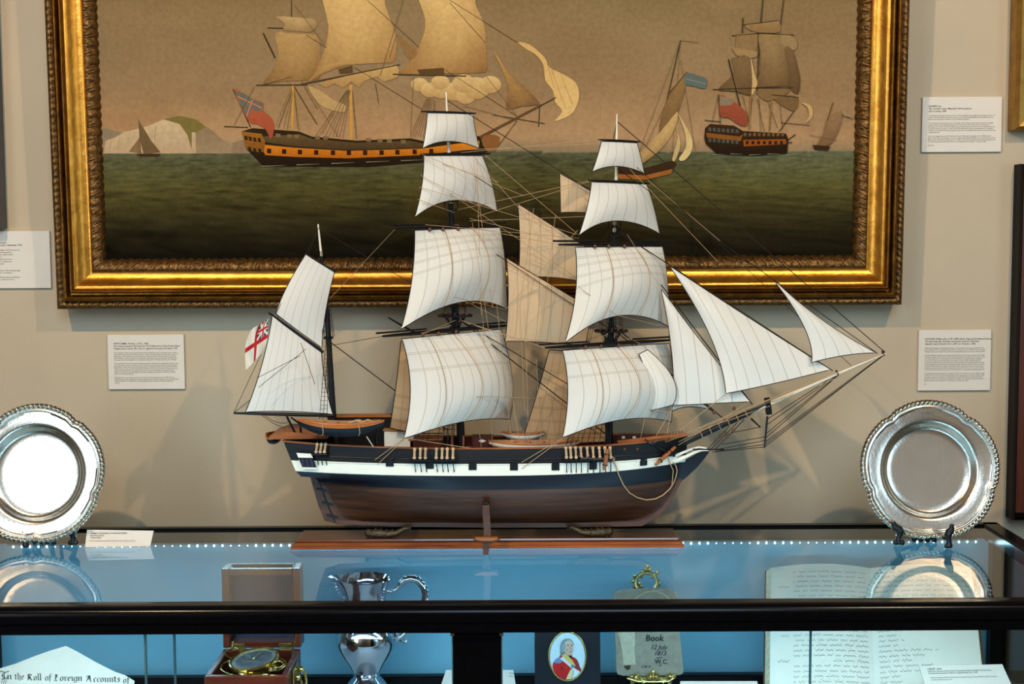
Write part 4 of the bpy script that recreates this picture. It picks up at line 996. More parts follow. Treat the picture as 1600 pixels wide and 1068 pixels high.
MB().prism([q + Vector((0, 0.004, 0)) for q in c_], (wl * 0.8 + wr * 0.8, 0, 0)).build('slope', M['perspex'], sup)

# ---- small caption cards standing inside the case
def case_card(quad, label, lines, tsize, Yb, deg, squeeze=1.0):
    b0 = P(*quad[3], Yb); a_ = math.radians(deg)
    n = Vector((0, -math.cos(a_), math.sin(a_)))
    q = [PP(*c, b0, n) for c in quad]
    r = thing('caption_card', label, 'caption card', ((q[0].x + q[1].x) / 2, Yb, ZF))
    u = (q[1] - q[0]).normalized(); v = Vector((0, math.sin(a_), math.cos(a_)))
    # carry the card down to the shelf
    dn_ = -v * max(0.002, (q[3].z - ZF) / v.z); side_l = (q[3] - q[0]).normalized(); side_r = (q[2] - q[1]).normalized()
    kl = (ZF - q[0].z) / side_l.z; kr = (ZF - q[1].z) / side_r.z
    bl, br = q[0] + side_l * kl, q[1] + side_r * kr
    MB().prism([q[0], q[1], br, bl], -n * 0.003).build('card', M['plaque'], r)
    mb = MB()
    for (t, x, y, s, bd) in lines:
        o = PP(x, y, b0 + n * 0.0004, n); mb.text(t, s, o, u, v, 'LEFT', bd, 0, 0, squeeze)
    if lines: mb.build('printed_text', M['ink'], r)
    return r
case_card([(1436, 1040), (1566, 1037), (1580, 1068), (1446, 1071)], 'white caption card propped in front of the large open book',
          [('CALEY, John', 1449, 1045.8, 0.0046, 0.01), ('Exploration accounts by John Oxley, George Evans, Allan Cunningham and John King', 1450, 1049.0, 0.0030, 0.01), ('Six manuscript accounts on vellum in original binding, 1813 - 1828', 1451, 1052.2, 0.0030, 0.01), ('Volume inscribed by Phillip Parker King to Lachlan "From J. Oxley to Phillip P. King". The album', 1454, 1059, 0.0028, 0), ('contains the following journals', 1455, 1062.2, 0.0028, 0)], 0.004, 2.12, 50)
case_card([(697, 1046), (802, 1046), (806, 1070), (689, 1070)], 'white caption card half hidden behind the central black post',
          [('1813', 795, 1052, 0.004, 0), ('Wm', 795, 1057, 0.004, 0)], 0.004, 2.22, 45)
case_card([(1063, 1063.5), (1183, 1063.5), (1186, 1076), (1062, 1076)], 'thin strip of a white card at the bottom edge, below the notebook', [], 0.004, 2.2, 45)

# ---- engrossed parchment sheet at the left
b0 = P(100, 1062, 2.20); pn4 = Vector((0, -math.cos(math.radians(32)), math.sin(math.radians(32)))); pu4 = Vector((0, math.sin(math.radians(32)), math.cos(math.radians(32))))
def pc(px, py, o=0): return PP(px, py, b0 + pn4 * o, pn4)
M['parchment'] = mat('parchment', srgb(218, 214, 202), 0.75, 0, 0.06, 14)
shp = thing('parchment_sheet', 'cream parchment with a peaked top and black letter heading, propped in the case', 'document', (b0.x, 2.2, ZF))
o_ = [(-60, 1062), (0, 1043.5), (25, 1036), (50, 1026), (75, 1017), (103, 1008.5), (120, 1017), (150, 1034), (180, 1049), (195, 1054), (210, 1063)]
pts = [pc(*q) for q in o_]
vdn = -pu4
k1 = (ZF - pts[-1].z) / vdn.z; k0 = (ZF - pts[0].z) / vdn.z
MB().prism(pts + [pts[-1] + vdn * k1, pts[0] + vdn * k0], -pn4 * 0.0015).build('sheet', M['parchment'], shp)
mb = MB()
# broad-nib black letter: each letter is a few strokes on a unit x-height
BL = {
 'i': (0.34, [[(0, .88), (.1, 1), (.17, .86), (.17, .14), (.25, 0), (.33, .1)], [(.1, 1.3), (.17, 1.38)]]),
 'n': (0.72, [[(0, .88), (.1, 1), (.17, .86), (.17, .12), (.25, 0)], [(.17, .82), (.42, 1), (.52, .86), (.52, .12), (.6, 0), (.68, .1)]]),
 'u': (0.72, [[(0, .88), (.1, 1), (.17, .86), (.17, .15), (.28, 0), (.5, .16)], [(.44, .9), (.52, 1), (.52, .12), (.6, 0), (.68, .1)]]),
 't': (0.46, [[(.08, 1.28), (.16, 1.1), (.16, .14), (.26, 0), (.4, .12)], [(0, .98), (.38, .98)]]),
 'h': (0.72, [[(.05, 1.62), (.16, 1.5), (.16, .12), (.25, 0)], [(.16, .82), (.42, 1), (.54, .84), (.52, .1), (.42, -.3)]]),
 'e': (0.55, [[(.42, .62), (.12, .5), (.12, .86), (.3, 1), (.44, .84), (.42, .62)], [(.12, .6), (.12, .14), (.26, 0), (.44, .14)]]),
 'o': (0.62, [[(.3, 1), (.12, .84), (.12, .14), (.3, 0)], [(.26, 1), (.48, .84), (.48, .14), (.3, 0)]]),
 'l': (0.34, [[(.06, 1.65), (.16, 1.5), (.16, .14), (.25, 0), (.33, .1)]]),
 'f': (0.46, [[(.42, 1.5), (.28, 1.62), (.16, 1.4), (.16, .1), (.1, -.25)], [(0, .98), (.38, .98)]]),
 'r': (0.48, [[(0, .88), (.1, 1), (.17, .86), (.17, .12), (.25, 0)], [(.17, .84), (.34, 1), (.44, .88)]]),
 'g': (0.62, [[(.3, 1), (.12, .84), (.12, .16), (.3, .02), (.48, .2)], [(.22, 1), (.5, .92), (.48, -.2), (.3, -.4), (.08, -.28)]]),
 'c': (0.5, [[(.42, .86), (.3, 1), (.12, .84), (.12, .14), (.28, 0), (.44, .14)]]),
 's': (0.5, [[(.42, .86), (.28, 1), (.1, .8), (.4, .3), (.26, 0), (.04, .14)]]),
 'I': (0.72, [[(.06, 1.3), (.2, 1.5), (.5, 1.4), (.66, 1.55)], [(.42, 1.42), (.34, 1.0), (.42, .2), (.24, -.05), (.02, .15)], [(.12, 1.2), (.16, .5)]]),
 'R': (1.0, [[(.2, 1.5), (.2, .1), (.1, -.06)], [(.02, 1.3), (.2, 1.5), (.56, 1.5), (.7, 1.25), (.56, .9), (.28, .8)], [(.44, .84), (.66, .2), (.8, 0), (.95, .12)], [(.36, 1.4), (.36, .3)]]),
 'F': (0.86, [[(.74, 1.5), (.5, 1.4), (.22, 1.55), (.04, 1.35)], [(.3, 1.45), (.24, .3), (.06, -.1)], [(.24, .85), (.62, .92)], [(.44, 1.4), (.42, .95)], [(.06, .05), (.3, .12), (.5, -.05)]]),
 'A': (1.1, [[(.06, 1.1), (.16, 1.45), (.4, 1.5), (.3, .9), (.12, .1), (.02, .05)], [(.36, 1.5), (.62, 1.45), (.68, .2), (.8, 0), (.95, .12)], [(.2, .62), (.66, .66)], [(.5, 1.4), (.46, .7)]]),
}
def black_letter(word, x, y, h, w_px):
    total = sum(BL[ch][0] for ch in word); kx = w_px / total; ky = h; cur_x = x; lay = 0
    for ch in word:
        w_, strokes = BL[ch]
        for st in strokes:
            lay += 1; off_ = 0.0004 + 0.00003 * lay; nx, ny = 0.062 * kx, -0.055 * ky
            for (p_, q_) in zip(st, st[1:]):
                a_ = (cur_x + p_[0] * kx, y - p_[1] * ky); b_ = (cur_x + q_[0] * kx, y - q_[1] * ky)
                mb.add([pc(a_[0] - nx, a_[1] - ny, off_), pc(a_[0] + nx, a_[1] + ny, off_), pc(b_[0] + nx, b_[1] + ny, off_), pc(b_[0] - nx, b_[1] - ny, off_)], [(0, 1, 2, 3)])
        cur_x += w_ * kx
for wd, x, y, w_ in (('In', 2, 1060.5, 17), ('the', 23, 1061, 15), ('Roll', 42, 1062.2, 23), ('of', 70, 1062.6, 11), ('Foreign', 84, 1063, 45), ('Accounts', 134, 1064.6, 54), ('of', 192, 1066.5, 11)):
    black_letter(wd, x, y, 6.4, w_)
for i in range(3): mb.tube([pc(2 + i * 3, 1066 + i, 0.0005), pc(4 + i * 3, 1060, 0.0005), pc(8 + i * 3, 1058 - i, 0.0005)], 0.0004, 4)
mb.tube([pc(x, y, 0.0005) for x, y in ((-4, 1050), (2, 1048), (8, 1050), (14, 1048))], 0.0006, 4)
mb.build('lettering', M['pen_ink'], shp)

# ================================================================== silver plates on the glass
plate_r = 0.1238
def lobe(th):
    ph_ = ((th + PI / 2) % (2 * PI / 5)) - PI / 5      # 0 at the middle of each bow; cusps between
    k = abs(ph_) / (PI / 5)
    return 1.0 - 0.052 * k ** 2.2 + 0.010 * math.exp(-((k - 0.80) / 0.09) ** 2) * 1.0
def make_plate(c, tilt, spin, label, sm):
    r = thing('silver_plate', label, 'plate', c, 'silver plates')
    rot = Matrix.Rotation(spin, 3, 'Z') @ Matrix.Rotation(math.radians(90 - tilt), 3, 'X')
    SEG = 736
    def ringf(rf, blend, z, gad=0.0):
        out = []
        for i in range(SEG):
            th = 2 * PI * i / SEG + 0.0
            l = lobe(th); rr = rf * (l * blend + (1 - blend))
            zz = z
            out.append(Vector((rr * math.cos(th), rr * math.sin(th), zz)))
        return out
    R = plate_r
    rings = [(0.02, 0, 0.0), (0.25, 0, 0.0), (0.50, 0, 0.0002), (0.575, 0, 0.0008), (0.60, 0, 0.002), (0.625, 0, 0.0045), (0.65, 0, 0.0085), (0.675, 0, 0.0118), (0.70, 0.0, 0.0136), (0.725, 0.1, 0.0143), (0.80, 0.35, 0.0150), (0.86, 0.7, 0.0156), (0.885, 1, 0.0160), (0.89, 1, 0.0172), (0.90, 1, 0.0182), (0.91, 1, 0.0182), (0.917, 1, 0.0172), (0.925, 1, 0.0172), (0.93, 1, 0.0182)]
    def add_rings(mb, rg, fn=None):
        vs = []
        for (a_, bl, z) in rg:
            q = ringf(a_ * R, bl, z)
            if fn: q = [fn(p, 2 * PI * i / SEG, a_) for i, p in enumerate(q)]
            vs += [Vector(c) + rot @ p for p in q]
        fs = []
        for j in range(len(rg) - 1):
            for i in range(SEG):
                i2 = (i + 1) % SEG
                fs.append((j * SEG + i, j * SEG + i2, (j + 1) * SEG + i2, (j + 1) * SEG + i))
        mb.add(vs, fs, 0, True)
    mb = MB(); add_rings(mb, rings); n0 = len(mb.v)
    mb.f.append(list(range(SEG))[::-1][::-1]); mb.m.append(0); mb.sm.append(False)
    add_rings(mb, [(0.965, 1, 0.0150), (0.70, 0.0, 0.0115), (0.62, 0, 0.0015), (0.58, 0, -0.0016), (0.02, 0, -0.0022)])
    mb.build('dish', sm, r, 55)
    def gad(p, th, a_):
        k = min(1, max(0, (a_ - 0.93) / 0.07)); w = math.sin(PI * k)
        s = abs(math.sin(th * 46 + 1.2 * k)) ** 0.7
        return p + Vector((0, 0, (0.0056 * s - 0.0018) * w)) + Vector((p.x, p.y, 0)).normalized() * (0.0018 * s * k)
    mb = MB(); add_rings(mb, [(0.93, 1, 0.0182), (0.94, 1, 0.0186), (0.952, 1, 0.0192), (0.965, 1, 0.0192), (0.98, 1, 0.0182), (0.992, 1, 0.0166), (0.994, 1, 0.0150), (0.965, 1, 0.0150)], gad)
    mb.build('gadrooned_rim', M['silver'], r, 80)
    mb = MB()                                               # small shells at the five points
    for k in range(5):
        th = -PI / 2 + 2 * PI * k / 5
        d = Vector((math.cos(th), math.sin(th), 0)); t = Vector((-d.y, d.x, 0))
        base = d * (R * 0.868)
        if True:
          mb = MB()
          for a_ in (-0.7, -0.35, 0, 0.35, 0.7):
            q0 = base + Vector((0, 0, 0.0168)); q1 = base + d * (R * 0.052 * math.cos(a_)) + t * (R * 0.055 * math.sin(a_)) + Vector((0, 0, 0.0190))
            mb.tube([Vector(c) + rot @ q0, Vector(c) + rot @ q1], [0.0006, 0.0013], 6)
          mb.build('rim_shell', M['silver'], r)
    mb = MB()                                               # faint engraved crest on the rim
    for (dx, dy) in ((-0.010, 0), (-0.006, 0.001), (-0.002, 0.0015), (0.002, 0.0015), (0.006, 0.001), (0.010, 0)):
        q = Vector((dx, R * 0.80 + dy, 0.01535)); mb.tube([Vector(c) + rot @ (q + Vector((0.0015 * math.cos(a_), 0.003 * math.sin(a_), 0))) for a_ in (0.3, 1.5, 2.8, 4.0, 5.2)], 0.00022, 4)
    mb.build('engraved_crest', M['baize'], r)
    return r
M['stand_black'] = mat('black_moulded_stand', (0.008, 0.008, 0.009), 0.3, 0, 0.2, 60)
def make_stand(cx_, yF, feet, backfeet, hooks, label, ctr):
    r = thing('plate_stand', label, 'plate stand', (cx_, yF, ZG), 'plate stands')
    for (f, hk, s) in zip(feet, hooks, (-1, 1)):
        foot = PZ(f[0], f[1], ZG + 0.004)
        y0 = foot.y; hook = P(hk[0], hk[1], y0 - 0.004); dx = hook.x - foot.x
        Q = lambda kx, dy, kz: Vector((foot.x + dx * kx, y0 + dy, foot.z + (hook.z - foot.z) * kz))
        mb = MB()
        # S shaped front leg: foot curl, waist, cup holding the rim, upturned tip
        pth = [Q(-0.25, 0, 0.02), Q(0.05, 0, 0.04), Q(0.25, 0, 0.2), Q(0.0, 0, 0.38), Q(-0.25, 0, 0.55), Q(0.2, 0, 0.72), Q(0.9, -0.001, 0.84), Q(1.0, -0.002, 1.0)]
        mb.tube(pth, [0.0048, 0.0060, 0.0046, 0.0046, 0.0066, 0.0070, 0.0054, 0.0040], 12)
        mb.sphere(pth[-1], 0.0046, 8); mb.sphere(Q(-0.5, 0, 0.03), 0.0052, 8); mb.sphere(Q(0.55, 0, 0.03), 0.0050, 8)
        mb.tube([Q(0.0, 0.0, 0.42), Q(-0.3, 0.02, 0.3), Vector((ctr[0] + s * 0.024, y0 + 0.045, foot.z + 0.008)), Vector((ctr[0] + s * 0.018, y0 + 0.065, foot.z + 0.03)), Vector((ctr[0] + s * 0.014, y0 + 0.088, foot.z + 0.11))], [0.0044, 0.0040, 0.0036, 0.0034, 0.003], 8)
        mb.build('front_leg', M['stand_black'], r)
    for (f, s) in zip(backfeet, (-1, 1)):
        foot = PZ(f[0], f[1], ZG + 0.004); y0 = foot.y + 0.012
        F = lambda a, b, c_: Vector((foot.x + a, y0 + b, foot.z + c_))
        mb = MB(); mb.tube([F(0, 0, 0), F(s * 0.001, 0.002, 0.008), F(0, 0.016, 0.03), F(0, 0.03, 0.09)], [0.0056, 0.0046, 0.0040, 0.0034], 8)
        mb.sphere(F(-0.006, 0, 0), 0.005, 8); mb.sphere(F(0.006, 0, 0), 0.005, 8)
        mb.build('back_leg', M['stand_black'], r)
    return r
pr_c = P(1449, 734, 2.358); pl_c = P(60, 740, 2.358)
make_plate(pr_c, 10, 0.0, 'silver plate with gadrooned edge, right of the ship, its well tan with reflections', M['silver_worn'])
make_plate(pl_c, 10, 0.0, 'silver plate with gadrooned edge, left of the ship, cut off by the frame', M['silver_worn'])
make_stand(pr_c.x, 2.33, [(1405, 848), (1482, 853)], [(1437, 845), (1458, 845.5)], [(1397, 818), (1488, 822)], 'black plate stand under the right-hand silver plate', pr_c)
make_stand(pl_c.x, 2.33, [(40, 852), (114, 848)], [(56, 848), (75, 845)], [(36, 832), (119, 820)], 'black plate stand under the left-hand silver plate', pl_c)

# ---- caption card on the glass
q = [PZ(132.7, 854.4, ZG + 0.0006), PZ(234.6, 852.6, ZG + 0.0006)]
a_ = math.radians(35); nC = Vector((0.0, -math.cos(a_), math.sin(a_))); vC = Vector((0, math.sin(a_), math.cos(a_)))
t0 = PP(136, 827, q[0], nC); t1 = PP(240, 828.6, q[0], nC)
card = thing('caption_card', 'white caption card leaning on the glass beside the left-hand plate', 'caption card', ((q[0].x + q[1].x) / 2, q[0].y, ZG))
MB().prism([q[0], q[1], t1, t0], -nC * 0.0015 ).build('card', M['plaque'], card)
MB().prism([q[0] + Vector((0.02, 0.012, 0)), q[1] + Vector((-0.02, 0.012, 0)), q[1] + Vector((-0.02, 0.04, 0)), q[0] + Vector((0.02, 0.04, 0))], (0, 0, 0.0012)).build('prop', M['plaque'], card)
mb = MB()
for (t, x, y, s, bd, sq) in (('THOMAS TOWNSHEND 1ST VISCOUNT SYDNEY', 141, 833.6, 0.0034, 0.014, 0.88), ('Silver Dinner Service', 140.6, 837, 0.0034, 0.012, 0.85), ('12 Service Plates', 140.2, 840.4, 0.0034, 0.012, 0.85), ('A set of 12 silver dinner service plates owned and used on Viscount Sydney used his name', 139, 845.2, 0.0031, 0.0, 0.72)):
    o = PP(x, y, q[0] + nC * 0.0004, nC); mb.text(t, s, o, (1, 0, 0), vC, 'LEFT', bd, 0, 0, sq)
mb.build('printed_text', M['ink'], card)
# ================================================================== model ship
YC = 2.345
S = lambda px, py, d=0.0: P(px, py, YC + d)
M['hull_wood'] = mat('varnished_hull_planks', srgb(46, 26, 16), 0.33, 0, 0.4, 9, 0.25, 60, stretch=(0.6, 3, 14), col2=srgb(88, 54, 34))
M['keel_wood'] = mat('keel_wood', srgb(82, 50, 34), 0.4, 0, 0.25, 12, 0.1, 60, stretch=(0.6, 3, 8))
M['hull_blue'] = mat('blue_black_paint', srgb(15, 21, 32), 0.42, 0, 0.12, 40)
M['hull_white'] = mat('cream_paint', srgb(228, 224, 208), 0.5, 0, 0.04, 40)
M['hull_black'] = mat('black_paint', srgb(14, 13, 14), 0.45, 0, 0.15, 60)
M['deck'] = mat('deck_planks', srgb(168, 126, 82), 0.55, 0, 0.18, 18, stretch=(1, 14, 1))
M['bulwark'] = mat('red_brown_bulwark', srgb(84, 34, 22), 0.5, 0, 0.2, 40)
M['rail_wood'] = mat('rail_wood', srgb(152, 92, 50), 0.4, 0, 0.2, 30, stretch=(1, 6, 6))
M['boat_wood'] = mat('boat_trim_wood', srgb(176, 106, 50), 0.4, 0, 0.15, 30)
M['spar_black'] = mat('black_spar', (0.009, 0.0095, 0.012), 0.35, 0, 0.2, 60)
M['spar_white'] = mat('pale_spar', srgb(226, 216, 196), 0.4, 0, 0.06, 60)
M['rope_dark'] = mat('tarred_rope', srgb(40, 32, 26), 0.8, 0, 0.2, 500)
M['rope_tan'] = mat('hemp_rope', srgb(178, 148, 112), 0.8, 0, 0.15, 500)
M['block'] = mat('wooden_block', srgb(104, 66, 42), 0.5, 0, 0.2, 200)
M['bone'] = mat('pale_deadeye', srgb(196, 164, 128), 0.5, 0, 0.12, 200)
M['base_wood'] = mat('mahogany_base', srgb(52, 28, 15), 0.25, 0, 0.35, 7, 0.05, 60, stretch=(0.7, 6, 8), col2=srgb(100, 56, 27), coat=0.3)
M['base_edge'] = mat('mahogany_edge', srgb(96, 48, 22), 0.25, 0, 0.3, 9, 0.05, 60, stretch=(0.7, 6, 8), col2=srgb(160, 92, 44), coat=0.3)
cloth_c = srgb(232, 228, 218); cloth_shade = srgb(216, 190, 156)
M['sail'] = cloth_mat('sail_cloth', cloth_c, 0.78, (), 0.16)
M['sail_top'] = cloth_mat('reefed_topsail_cloth', cloth_c, 0.78, (0.115, 0.20, 0.315, 0.43), 0.16)
M['sail_course'] = cloth_mat('reefed_course_cloth', cloth_c, 0.78, (0.16, 0.33), 0.16)
M['sail_shaded'] = cloth_mat('shaded_staysail_cloth', cloth_shade, 0.74, (), 0.2)  # tan tint puts the shade and warm light on the staysails into their colour
M['sail_shaded_reef'] = cloth_mat('shaded_trysail_cloth', srgb(200, 168, 130), 0.74, (0.62, 0.76, 0.9), 0.2)  # deeper tan, shade on the trysails mixed into the cloth colour

# ---- wooden base on the glass
bx0 = PZ(455, 858, ZG + 0.0005).x; bx1 = PZ(1070, 857, ZG + 0.0005).x; by0 = PZ(760, 857.5, ZG).y
by1 = by0 + 0.094
stand = thing('ship_stand', 'long moulded mahogany base with curled dolphin feet carrying the ship', 'display stand', ((bx0 + bx1) / 2, (by0 + by1) / 2, ZG))
mb = MB()
bprof = [(0.0, 0.0008), (0.0, 0.005), (0.002, 0.0062), (0.0035, 0.0068), (0.0035, 0.0085), (0.0055, 0.011), (0.009, 0.0132), (0.010, 0.0160), (0.0112, 0.0164)]
vs = []
for (t, h) in bprof: vs += [(bx0 + t, by0 + t, ZG + h), (bx1 - t, by0 + t, ZG + h), (bx1 - t, by1 - t, ZG + h), (bx0 + t, by1 - t, ZG + h)]
fs = [(4 * j + i, 4 * j + (i + 1) % 4, 4 * j + 4 + (i + 1) % 4, 4 * j + 4 + i) for j in range(len(bprof) - 1) for i in range(4)]
n = len(bprof) - 1; fs += [(4 * n, 4 * n + 1, 4 * n + 2, 4 * n + 3), (3, 2, 1, 0)]
mb.add(vs, fs)
for i in range(28): mb.m[i] = 1 if i < 20 else 0
mb.build('base_board', [M['base_wood'], M['base_edge']], stand)
ZB = ZG + 0.0164
M['dolphin'] = mat('dark_bronze', (0.045, 0.034, 0.02), 0.42, 0.6, 0.4, 200, 0.8, 400, col2=(0.13, 0.10, 0.055))
for (x0, x1, s) in ((577, 638, 1), (951, 890, -1)):
    YD = YC - 0.017; a = P(x0, 832, YD); b = P(x1, 832, YD); L_ = b.x - a.x; mb = MB(); pts = []; rs = []
    for i in range(15):
        t = i / 14; x = a.x + L_ * t
        z = ZB + 0.0082 - 0.003 * math.sin(PI * min(1, t * 1.3)) + (0.010 * max(0, t - 0.72) / 0.28 if t > 0.72 else 0) - (0.003 if t > 0.93 else 0)
        pts.append(Vector((x, YD, z))); rs.append(0.0092 * (1 - 0.66 * t) * (0.62 + 0.38 * min(1, t * 5)))
    pts = [Vector((p.x, p.y, max(p.z, ZB + r_ * 0.86))) for p, r_ in zip(pts, rs)]
    mb.tube(pts, rs, 14)
    mb.sphere(pts[0] + Vector((-s * 0.001, 0, -0.0005)), 0.0076, 10); mb.sphere(pts[1] + Vector((0, -0.006, 0.003)), 0.0016, 8); mb.sphere(pts[0] + Vector((-s * 0.005, 0, 0.001)), 0.0032, 8)
    e = pts[-1]
    for d in (-1, 1): mb.tube([e, e + Vector((s * 0.003, d * 0.002, 0.002)), e + Vector((s * 0.0045, d * 0.007, -0.001))], [0.002, 0.0024, 0.0006], 8)
    for i in range(2, 12, 2): mb.tube([pts[i] + Vector((0, 0, rs[i] * 0.8)), pts[i] + Vector((s * 0.002, 0, rs[i] + 0.0025))], [0.0018, 0.0004], 6)
    mb.build('dolphin_foot', M['dolphin'], stand)
# cradle post clipped over the front edge of the base
pf = PZ(760, 868, ZG + 0.0005); cy_ = pf.y + 0.004
pa = P(756, 795, cy_); pb_ = P(764, 795, cy_)
mb = MB(); xm = P(760, 830, cy_).x
pts = [P(754, 789, cy_), P(764, 788, cy_), P(766, 815, cy_), P(767, 836, cy_), P(766, 845, cy_), P(763, 866, cy_), P(755, 866, cy_), P(754, 845, cy_), P(756, 830, cy_), P(754, 805, cy_)]
pts = [Vector((p.x, p.y, max(p.z, ZG + 0.0006))) for p in pts]
mb.prism(pts, (0, 0.007, 0)); post = mb.build('cradle_post', M['keel_wood'], stand)
MB().bbox((P(759, 785.5, cy_).x, cy_ + 0.004, P(759, 785.5, cy_).z), (0.011, 0.008, 0.006), 0.0015).build('felt_pad', M['hull_black'], post)
MB().bbox((P(760, 841, cy_).x, cy_ - 0.002, P(760, 841, cy_).z), (0.040, 0.010, 0.007), 0.0012).build('cross_piece', M['rail_wood'], post)
mb = MB()
for i in range(15):
    t = i / 14; q = P(738 + 45 * t, 838 + 9.5 * math.sin(PI * t) ** 0.5, cy_ - 0.008); mb.tube(ring_pts(q, 0.0017, (0.3, 1, 0.5) if i % 2 else (0.3, 0.4, 1), 8), 0.0006, 5, closed=True)
mb.build('chain', M['dolphin'], post)
MB().bbox((xm, YC - 0.01, ZB + 0.0036), (0.012, 0.07, 0.0055), 0.001).build('cradle_arm', M['keel_wood'], stand)

# ---- hull form
root = thing('model_ship', 'three masted model sailing ship with cream sails, black and white hull', 'model ship', (P(760, 820, YC).x, YC, 0.98))
def xz(lst): return [(P(x, y, YC).x, P(x, y, YC).z) for x, y in lst]
st_ = sorted([(z, x) for x, z in xz([(524, 818), (511, 786), (503, 764), (498, 748), (486, 739.5), (472, 733), (463, 712), (452, 686), (449, 676)])])
bo_ = sorted([(z, x) for x, z in xz([(1000, 820), (1018, 810), (1033, 798), (1046, 780), (1056, 763), (1063, 748), (1068, 732), (1071, 715), (1073, 695), (1074, 676)])])
def interp(tab, z):
    if z <= tab[0][0]: return tab[0][1]
    for (a, b) in zip(tab, tab[1:]):
        if z <= b[0]:
            k = (z - a[0]) / (b[0] - a[0]); return a[1] + (b[1] - a[1]) * k
    return tab[-1][1]
XS = lambda z: interp(st_, z)
XB = lambda z: interp(bo_, z)
ZK = P(760, 815, YC).z
def cur(s, mid, a, b): 
    q = 2 * s - 1
    return mid + (a if q < 0 else b) * abs(q) ** 2
z_rail = lambda s: cur(s, 1.1305, 0.0115, 0.0100)
z_wt = lambda s: cur(s, 1.1040, 0.0060, 0.0030)
z_wb = lambda s: cur(s, 1.0852, 0.0060, 0.0100)
z_ww = lambda s: cur(s, 1.0612, 0.0012, 0.0026)
BEAM = 0.076
z_ctr = P(484, 738, YC).z
def hb(s, z):
    zr = z_rail(s); q = max(0, min(1, (z - ZK) / (zr - ZK)))
    if q < 0.55: m = (1 - (1 - q / 0.55) ** 2.5) ** 0.66
    else: m = 1 - 0.05 * ((q - 0.55) / 0.45) ** 2
    t = max(0, min(1, (z - (z_ctr - 0.012)) / 0.016)); ws = 0.70 * t * t * (3 - 2 * t)
    if s < 0.5:
        qs = 1.35 + 2.6 * q; f = ws + (1 - ws) * (1 - (1 - s / 0.5) ** qs)
    else:
        pbw = 1.7 + 2.4 * q; f = 1 - ((s - 0.5) / 0.5) ** pbw
    return max(0.0032, BEAM * m * f)
def hpt(s, z, side, out=0.0):
    return Vector((XS(z) + (XB(z) - XS(z)) * s, YC + side * (hb(s, z) + out), z))
def s_at(x, z): return max(0, min(1, (x - XS(z)) / (XB(z) - XS(z))))
def hull_at(px, py, out=0.0):
    """point on the near side of the hull seen at a measured photo point"""
    Y = 2.28
    for _ in range(12):
        p = P(px, py, Y); s = s_at(p.x, p.z); Y = YC - hb(s, p.z) - out
    p = P(px, py, Y); return p
levels = []
def zl(s, r):
    zs_ = [ZK, z_ww(s), z_wb(s), z_wt(s), z_rail(s)]; i = min(3, int(r)); k = r - i
    return zs_[i] + (zs_[i + 1] - zs_[i]) * k
rows = [(i / 14.0) ** 1.5 for i in range(14)] + [1 + i / 3 for i in range(3)] + [2 + i / 3 for i in range(3)] + [3 + i / 4 for i in range(5)]
NS = 72
mb = MB(); nr = len(rows)
grid_pts = {}
for side in (-1, 1):
    vs = []; uvs = []
    for r_ in rows:
        for i in range(NS + 1):
            s = i / NS; s = s + 0.06 * math.sin(2 * PI * s) * -0.5
            z = zl(s, r_); vs.append(hpt(s, z, side))
    fs = []; o = len(mb.v)
    for j in range(nr - 1):
        m_ = min(3, int(rows[j] + 1e-6))
        for i in range(NS):
            a = j * (NS + 1) + i; q = (a, a + 1, a + NS + 2, a + NS + 1)
            if side > 0: q = q[::-1]
            mb.f.append([k + o for k in q]); mb.m.append(m_); mb.sm.append(True)
    mb.v += vs
    if side < 0: near_o = o
    else: far_o = o
for j in range(nr - 1):                                    # transom and stern closing strip
    a, b = near_o + j * (NS + 1), near_o + (j + 1) * (NS + 1); c, d = far_o + j * (NS + 1), far_o + (j + 1) * (NS + 1)
    m_ = min(3, int(rows[j] + 1e-6)); mb.f.append([a, b, d, c]); mb.m.append(3 if m_ > 1 else m_); mb.sm.append(False)
    a, b, c, d = a + NS, b + NS, c + NS, d + NS
    mb.f.append([a, c, d, b]); mb.m.append(m_); mb.sm.append(False)
hull = mb.build('hull', [M['hull_wood'], M['hull_blue'], M['hull_white'], M['hull_black']], root, 50)
DK = 0.017
def deck_pt(s, w):
    z = z_rail(s) - DK; p = hpt(s, z, -1); q = hpt(s, z, 1)
    p.y += 0.003; q.y -= 0.003
    return p.lerp(q, w)
MB().grid(lambda u, v: deck_pt(0.004 + 0.985 * u, v), 60, 6).build('deck', M['deck'], root)
mb = MB()
for side in (-1, 1):
    def bw(u, v, side=side):
        s = 0.004 + 0.985 * u; z = z_rail(s) - DK * (1 - v); p = hpt(s, z, side); p.y -= side * 0.003; return p
    mb.grid(bw, 60, 2)
mb.build('bulwark_lining', M['bulwark'], root)
mb = MB()
for side in (-1, 1):
    def rl(u, v, side=side):
        s = u; p = hpt(s, z_rail(s), side); k = [(-0.0045, 0), (-0.0045, 0.0022), (0.0022, 0.0022), (0.0022, 0)][int(round(v * 3))]
        return p + Vector((0, side * k[0], k[1])) if True else p
    mb.grid(rl, 70, 3, 0, False)
a, b = hpt(0, z_rail(0), -1), hpt(0, z_rail(0), 1)
mb.bbox(((a.x + b.x) / 2, YC, a.z + 0.001), (0.006, b.y - a.y, 0.003), 0.0008)
mb.build('cap_rail', M['rail_wood'], root)
